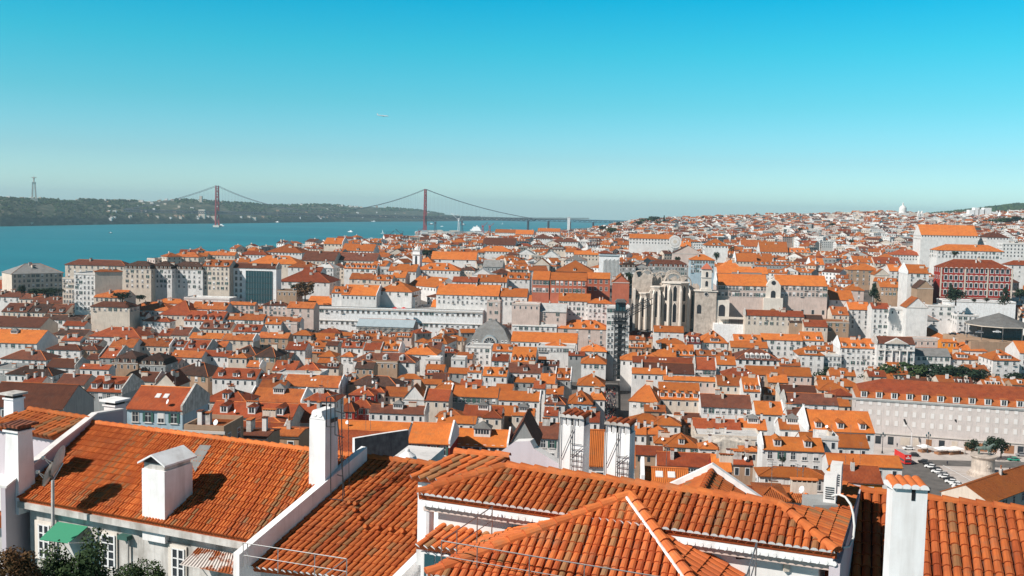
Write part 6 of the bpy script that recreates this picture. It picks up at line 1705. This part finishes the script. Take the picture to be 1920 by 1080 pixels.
# twin laddered chimneys
def lchim(px0, px1, ytop, D, lab):
    p = aty(px1, ytop+125, D); k = D/F; w = (px1-px0)*k/.9; R = wroot('chimney', lab, 'chimney', p-UZ*4, 'near chimneys')
    evp, outp = evm, outm; top = p.z+125*k
    def bx(mb, e, z0, z1, mat, m=0):
        a = [p-evp*(w+e)+outp*e, p+evp*e+outp*e, p+evp*e-outp*(.75+e), p-evp*(w+e)-outp*(.75+e)]; mb.hexa([Vector((q.x, q.y, z0)) for q in a]+[Vector((q.x, q.y, z1)) for q in a], mat)
    mb = MB(); bx(mb, 0, p.z-4, top-.35, 'bright_white')
    for i in range(4):
        t = w*(i+.5)/4
        for dpt in (0.02, .66): a = p-evp*t-outp*(dpt+.04); mb.box(a.x-.09, a.x+.09, a.y-.05, a.y+.05, top-.35, top-.05, 'bright_white')
    wpart(R, 'stack', mb); mb = MB(); bx(mb, -.12, top-.35, top-.1, 'black_paint'); wpart(R, 'flue', mb)
    mb = MB()
    for i in range(4):
        a = p-evp*(w*(i+.5)/4)+outp*.08; A = [(a+evp*.13*math.cos(math.pi*s/6)+UZ*(top-a.z+.13*math.sin(math.pi*s/6)-.05)) for s in range(7)]; B = [q-outp*.95 for q in A]
        for s in range(6): mb.poly([A[s], A[s+1], B[s+1], B[s]], 'barrel_deep')
        mb.poly([x+outp*.002 for x in A], 'weathered_white')
    wpart(R, 'cap_tile', mb); mb = MB(); f = p+outp*.06
    for t in (.08, .42, .5, .95): mb.tube(f-evp*w*t+UZ*(top-p.z+.15), f-evp*w*t-UZ*(.0 if t in (.08, .95) else 3), .014, 'dark_metal', 5) if t > .1 else None
    for t in (.05, .25): mb.tube(f-evp*w*t-UZ*3, f-evp*w*t+UZ*(top-p.z-1.3), .014, 'dark_metal', 5)
    for i in range(22): z = -2.6+i*.2; mb.tube(f-evp*w*.05+UZ*z, f-evp*w*.5+UZ*z, .012, 'dark_metal', 4) if p.z+z < top-1 else None
    for i in range(8): z = -2.6+i*.38+.1; mb.tube(f-evp*w*.5+UZ*z, f-evp*w*1.0+UZ*z, .010, 'steel', 4) if p.z+z < top-.5 else None
    mb.tube(f-evp*w*.5+UZ*(top-p.z-1.5), f-evp*w*.05+UZ*(top-p.z-1.1), .012, 'dark_metal', 4); mb.tube(f-evp*w*.9+UZ*(top-p.z-1.6), f-evp*w*.4+UZ*(top-p.z-.4), .012, 'dark_metal', 4); wpart(R, 'ladder', mb)
lchim(1048, 1092, 779, 36, 'white tile-capped chimney with ladder, leftmost of the laddered pair')
lchim(1133, 1178, 793, 35.5, 'white tile-capped chimney with ladder, rightmost of the laddered pair')
# white raked gable with ridge
pk = aty(1335, 870, 46); R = wroot('house', 'small orange gabled roof framed by a bright white raked parapet', 'house', pk-UZ*10, 'named near houses'); u = Vector((.95, -.31, 0)); w_ = Vector((-.31, -.95, 0))
LA = aty(1232, 918, 46.8); RA_ = aty(1436, 940, 45.2); mb = MB()
for a, b in ((LA, pk), (pk, RA_)):
    q = [a, b, b-w_*.35, a-w_*.35]; mb.slab([q[0], q[1], q[2], q[3]], .34, 'bright_white')
wpart(R, 'parapet', mb); mb = MB(); dn_ = UZ*.32
tiles(mb, [LA-dn_+w_*7, pk-dn_+w_*7, pk-dn_, LA-dn_], w_, seed=51, hgt=.05); tiles(mb, [pk-dn_+w_*7, RA_-dn_+w_*7, RA_-dn_, pk-dn_], w_, seed=52, pw=.3, pl=.6, hgt=.05); caps(mb, pk-dn_+w_*7, pk-dn_, .14, .45); wpart(R, 'roof', mb)
mb = MB(); vprism(mb, [LA+u*.3, RA_-u*.3, RA_-u*.3+w_*6.8, LA+u*.3+w_*6.8], LA.z-.6, 84, 'white_plaster'); wpart(R, 'wall', mb)
# ---- right roof
V0 = atz(1600, 919, 96.25); V1 = atz(1960, 962, 96.15); dv = (V1-V0); dv.z = 0; dv.normalize(); ov = Vector((dv.y, -dv.x, 0)); W0 = V0+ov*5.2-UZ*2.15; W1 = V1+ov*5.2-UZ*2.15; V0b = V0-dv*.3; W0b = W0-dv*.9
R = wroot('house', 'house with tall-course barrel-tiled roof at the picture corner behind a tile-capped chimney', 'house', W0-UZ*10, 'named near houses'); mb = MB(); tiles(mb, [W0b, W1, V1, V0b], dv, seed=61, pw=.305, pl=.56, hgt=.12); mb.slab([V0b, V1, V1-ov*5-UZ*2, V0b-ov*5-UZ*2], .2, 'barrel_mid'); caps(mb, V0b, V1, .17, .5); wpart(R, 'roof', mb)
mb = MB(); vprism(mb, [W0b-ov*.4+dv*.3, W1-ov*.4, W1-ov*9.5, W0b-ov*9.5+dv*.3], W0.z-.25, 82, 'white_plaster'); wpart(R, 'wall', mb)
# chimney right
p = aty(1731, 1080, 24.2); top = aty(1735, 918, 24.2).z; w = .82; R = wroot('chimney', 'wide white chimney capped by four barrel tiles before the right-hand roof', 'chimney', p-UZ*3, 'near chimneys')
u = Vector((.985, -.17, 0)); o = Vector((-.17, -.985, 0)); a = [p-u*w, p, p-o*.7, p-u*w-o*.7]; mb = MB(); mb.hexa([Vector((q.x, q.y, p.z-3)) for q in a]+[Vector((q.x, q.y, top-.02)) for q in a], 'bright_white'); wpart(R, 'stack', mb)
mb = MB(); q = p-u*w*.46+o*.012; mb.hexa([q+UZ*(top-p.z-.3), q+u*.09+UZ*(top-p.z-.3), q+u*.09-o*.3+UZ*(top-p.z-.3), q-o*.3+UZ*(top-p.z-.3), q+UZ*(top-p.z+.02), q+u*.09+UZ*(top-p.z+.02), q+u*.09-o*.3+UZ*(top-p.z+.02), q-o*.3+UZ*(top-p.z+.02)], 'black_paint'); wpart(R, 'flue_opening', mb)
mb = MB()
for i in range(4):
    c = p-u*(w*(i+.5)/4)+o*.08; rr = .125; A = [c+u*rr*math.cos(math.pi*s/8)+UZ*(top-p.z+rr*math.sin(math.pi*s/8)) for s in range(9)]; B = [x-o*.95 for x in A]
    for s in range(8): mb.poly([A[s], A[s+1], B[s+1], B[s]], 'barrel_mid')
    mb.poly([x+o*.003 for x in A], 'bright_white'); mb.box(c.x-.1, c.x+.1, c.y+.1, c.y+.7, top-.06, top+.03, 'bright_white')
wpart(R, 'cap_tile', mb)
# wall between main roof and right roof, ac boxes, hose
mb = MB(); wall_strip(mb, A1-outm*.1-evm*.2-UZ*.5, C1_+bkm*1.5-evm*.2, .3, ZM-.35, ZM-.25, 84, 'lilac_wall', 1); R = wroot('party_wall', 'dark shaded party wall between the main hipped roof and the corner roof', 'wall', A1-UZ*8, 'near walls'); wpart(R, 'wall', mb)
for i, (px, py, wx, h, D) in enumerate(((1577, 905, .36, .75, 32.5), (1567, 930, .38, .8, 31.2))):
    p = aty(px, py, D); R = wroot('air_conditioner', 'pale grey outdoor cooling unit at the hip end, %s of the pair' % ('rear' if i == 0 else 'front'), 'cooling unit', p-UZ*.45, 'rooftop cooling units'); a = [p-evm*wx, p, p+bkm*.7, p-evm*wx+bkm*.7]
    mb = MB(); mb.hexa([Vector((q.x, q.y, p.z-.45)) for q in a]+[Vector((q.x, q.y, p.z-.45+h+.25)) for q in a], 'white_plaster'); wpart(R, 'casing', mb); mb = MB(); f = p-evm*wx*.85+outm*.01
    for k in range(6): z = -.1+k*.07; mb.tube(f+UZ*z, f+evm*wx*.7+UZ*z, .018, 'dark_metal', 4)
    wpart(R, 'grille', mb)
p = aty(1568, 965, 31); mb = MB(); mb.box(p.x-.75, p.x+.05, p.y, p.y+1.2, p.z-.6, p.z+.3, 'grey_plaster'); o_ = link('plinth_block', mb.mesh('plinth_block')); tag(o_, 'grey masonry block carrying the cooling units', 'block')
pts = [aty(x, y, d) for x, y, d in ((1560, 930, 30.9), (1573, 927, 30.7), (1585, 932, 30.5), (1595, 946, 30.2), (1600, 965, 30), (1602, 987, 29.6), (1600, 1008, 29.2), (1592, 1025, 28.9), (1580, 1027, 28.7))]
mb = MB()
for a, b in zip(pts, pts[1:]): mb.tube(a, b, .035, 'cable_white', 8)
o_ = link('hose', mb.mesh('hose')); tag(o_, 'white bent hose hanging from the cooling units over the hip edge', 'hose')
# ---- far-left houses and chimneys
q0 = atz(-40, 795, 95.0); q1 = atz(97, 819, 95.0); q3 = atz(55, 768, 95.7); nn = (q1-q0).cross(q3-q0).normalized(); q2 = onplane(168, 786, q0, nn)
R = wroot('house', 'barrel-tiled roof between the two small round-necked chimneys at the edge', 'house', q1-UZ*10, 'named near houses'); mb = MB(); tiles(mb, [q0, q1, q2, q3], (q1-q0).normalized(), seed=71, slope=q2-q1, pw=.26); mb.slab([q3, q2, q2+back*4-UZ*1.6, q3+back*4-UZ*1.6], .2, 'flat_tile'); caps(mb, q3, q2, .14, .45); wpart(R, 'roof', mb)
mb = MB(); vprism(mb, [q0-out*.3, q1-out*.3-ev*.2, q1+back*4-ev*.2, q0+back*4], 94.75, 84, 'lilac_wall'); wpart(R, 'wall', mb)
mb = MB(); t0 = atz(-60, 905, 92.6); t1 = atz(62, 905, 92.6); vprism(mb, [t0, t1+out*.5, t1+back*3.2, t0+back*3.2], 92.6, 84, 'bright_white'); R = wroot('terrace_wall', 'small white walled terrace under the far-left chimney', 'terrace', t1-UZ*8, 'near walls'); wpart(R, 'wall', mb)
def neck(px, y0, y1, w0, D, lab, cap='weathered_white', taper=.85, tilt=0):
    k = D/F; p = aty(px, y1, D); h = (y1-y0)*k; w = w0*k; R = wroot('chimney', lab, 'chimney', p-UZ*1.5, 'near chimneys'); mb = MB(); M = Matrix.Translation(p) @ Matrix.Rotation(FYAW, 4, 'Z')
    P8 = [Vector((x*w/2, y*w/2, z)) for z in (-1.5, h*.93) for x, y in ((-1, -1), (1, -1), (1, 1), (-1, 1))]; P8 = [Vector((q.x*(taper if q.z > 0 else 1), q.y*(taper if q.z > 0 else 1), q.z)) for q in P8]; mb.hexa([M @ q for q in P8], 'bright_white'); mb.box(-w*.5, w*.5, -w*.5, w*.5, h*.93-.02, h*.93+.06, 'bright_white', M=M); wpart(R, 'stack', mb)
    mb = MB(); mb.box(-w*.38, w*.38, -w*.38, w*.38, h*.94, h*.94+.22, 'black_paint', M=M); mb.box(-w*.62, w*.62, -w*.62, w*.62, h*.94+.2, h*.94+.3, cap, M=M); wpart(R, 'cap', mb)
    return R
neck(27, 741, 803, 28, 50, 'white chimney with flat grey cap at the picture edge, farthest of the edge pair')
neck(37, 797, 893, 40, 42, 'tapered white chimney with tiled cap and round finial, nearest of the edge pair', 'brown_tile', .8)
neck(216, 755, 797, 32, 50, 'white chimney with white slab cap beside the coping of the ribbed roof', 'bright_white')
# low annex at the picture corner
z_ = 91.2; a0 = atz(-60, 978, z_); a1 = atz(60, 990, z_); R = wroot('annex', 'small white annex with short tiled roof at the lower corner', 'annex', a1-UZ*8); mb = MB(); a3 = atz(-60, 955, 91.9); a2 = onplane(56, 965, a0, (a1-a0).cross(a3-a0).normalized()); tiles(mb, [a0, a1, a2, a3], (a1-a0).normalized(), seed=81); wpart(R, 'roof', mb); mb = MB(); vprism(mb, [a0-out*.3, a1-out*.3-ev*.1, a1+back*3, a0+back*3], z_-.2, 80, 'weathered_white'); wpart(R, 'wall', mb)
mb = MB(); p = onplane(48, 1010, a1-out*.29, out); mb.hexa([p-UZ*1.4-ev*.35, p-UZ*1.4+ev*.3, p-UZ*1.4+ev*.3+out*.03, p-UZ*1.4-ev*.35+out*.03, p+UZ*.35-ev*.35, p+UZ*.35+ev*.3, p+UZ*.35+ev*.3+out*.03, p+UZ*.35-ev*.35+out*.03], 'dark_render'); wpart(R, 'door', mb)
# ---- railings
def rail(pts, posts, D, lab, r=.02, drop=.9):
    c = aty(*pts[0][:2], pts[0][2]); R = wroot('railing', lab, 'railing', c-UZ*1.2, 'steel roof railings'); mb = MB()
    P_ = [aty(x, y, d) for x, y, d in pts]
    for a, b in zip(P_, P_[1:]): mb.tube(a, b, r, 'steel', 6); mb.tube(a-UZ*drop*.5, b-UZ*drop*.5, r*.8, 'steel', 6)
    wpart(R, 'handrail', mb)
    for x, y, d in posts: mb = MB(); p = aty(x, y, d); mb.tube(p-UZ*drop, p, r, 'steel', 6); wpart(R, 'post', mb)
rail([(456, 1018, 35), (650, 1048, 33.5), (590, 1090, 31.5)], [(456, 1018, 35), (464, 1020, 35), (521, 1028, 34.5), (590, 1039, 34), (650, 1048, 33.5)], 0, 'thin steel railing along the eave of the middle barrel roof')
rail([(828, 1014, 28.5), (1000, 1043, 27.6), (1240, 1082, 26.4)], [(828, 1014, 28.5), (895, 1025, 28.2), (993, 1042, 27.6), (1096, 1059, 27.1)], 0, 'thin steel railing crossing low over the pyramid hip roof')
rail([(828, 1014, 29), (923, 950, 31)], [(828, 1014, 29), (857, 996, 29.6), (895, 970, 30.4), (923, 950, 31)], 0, 'thin steel handrail climbing beside the lean-to roof')
rail([(1400, 1080, 24.5), (1419, 1018, 26)], [(1405, 1066, 24.8), (1419, 1018, 26)], 0, 'short steel handrail at the foot of the pyramid hip eave')
# white oven dome on the little terrace behind the middle roof
p = aty(764, 866, 60); R = wroot('oven_dome', 'white domed oven vent on the terrace behind the middle barrel roof', 'oven', p-UZ*.6); mb = MB(); mb.lathe(p-UZ*.6, [(.75, 0), (.72, .5), (.5, 1.0), (.15, 1.25), (.12, 1.4), (0, 1.45)], 'bright_white', 16); wpart(R, 'dome', mb)
mb, c = cutout([(730, 900), (730, 862), (800, 868), (800, 905)], 61, 0.2, 4, 'white_plaster'); R = wroot('terrace_block', 'small white terrace block under the oven dome', 'terrace', c-UZ*6); wpart(R, 'wall', mb)
# grey firewall stub
mb, c = cutout([(665, 890), (665, 822), (712, 814), (766, 806), (766, 885)], 150, -.75, .6, 'dark_render', 'bright_white'); R = wroot('firewall', 'dark stained firewall stub with white cap beside the rust roof', 'wall', c-UZ*6, 'near walls'); wpart(R, 'wall', mb)
# ---- garden trees at the bottom
def gtree(px, py, D, w, h, kd, i, lab, nm='garden_tree'):
    k = D/F; c = aty(px, py, D); R = root(nm, c-UZ*h*k, i, lab, 'tree', 'garden trees below the weathered facade'); key = (kd, 'g', i); mb = crown_mb(kd, 40+i, 5200)
    mb2 = MB(); mb2.mats = mb.mats; 
    for f, m_, in zip(mb.f, mb.m):
        q = [Vector(mb.v[j]) for j in f]; c_ = sum(q, Vector())/4; q = [c_+(x-c_)*.42 for x in q]; mb2.poly(q, mb.mats[m_])
    link('crown', mb2.mesh('crown'), R, (0, 0, 0), None, (w*k/.8, w*k/.8, h*k)); link('trunk', TRUNK, R, (0, 0, 0), None, (w*k/.8, w*k/.8, h*k))
gtree(150, 985, 33, 130, 170, 'round', 1, 'leafy dark green garden tree under the green awning')
gtree(100, 1040, 32.5, 90, 110, 'dark', 2, 'low dark shrub at the lower edge beside the leafy tree', 'garden_shrub')
gtree(262, 1042, 33, 90, 110, 'round', 3, 'leafy green shrub below the tall white-framed window', 'garden_shrub')
gtree(22, 1015, 31, 110, 130, 'brown', 4, 'brownish red-leaved tree at the lower picture corner')
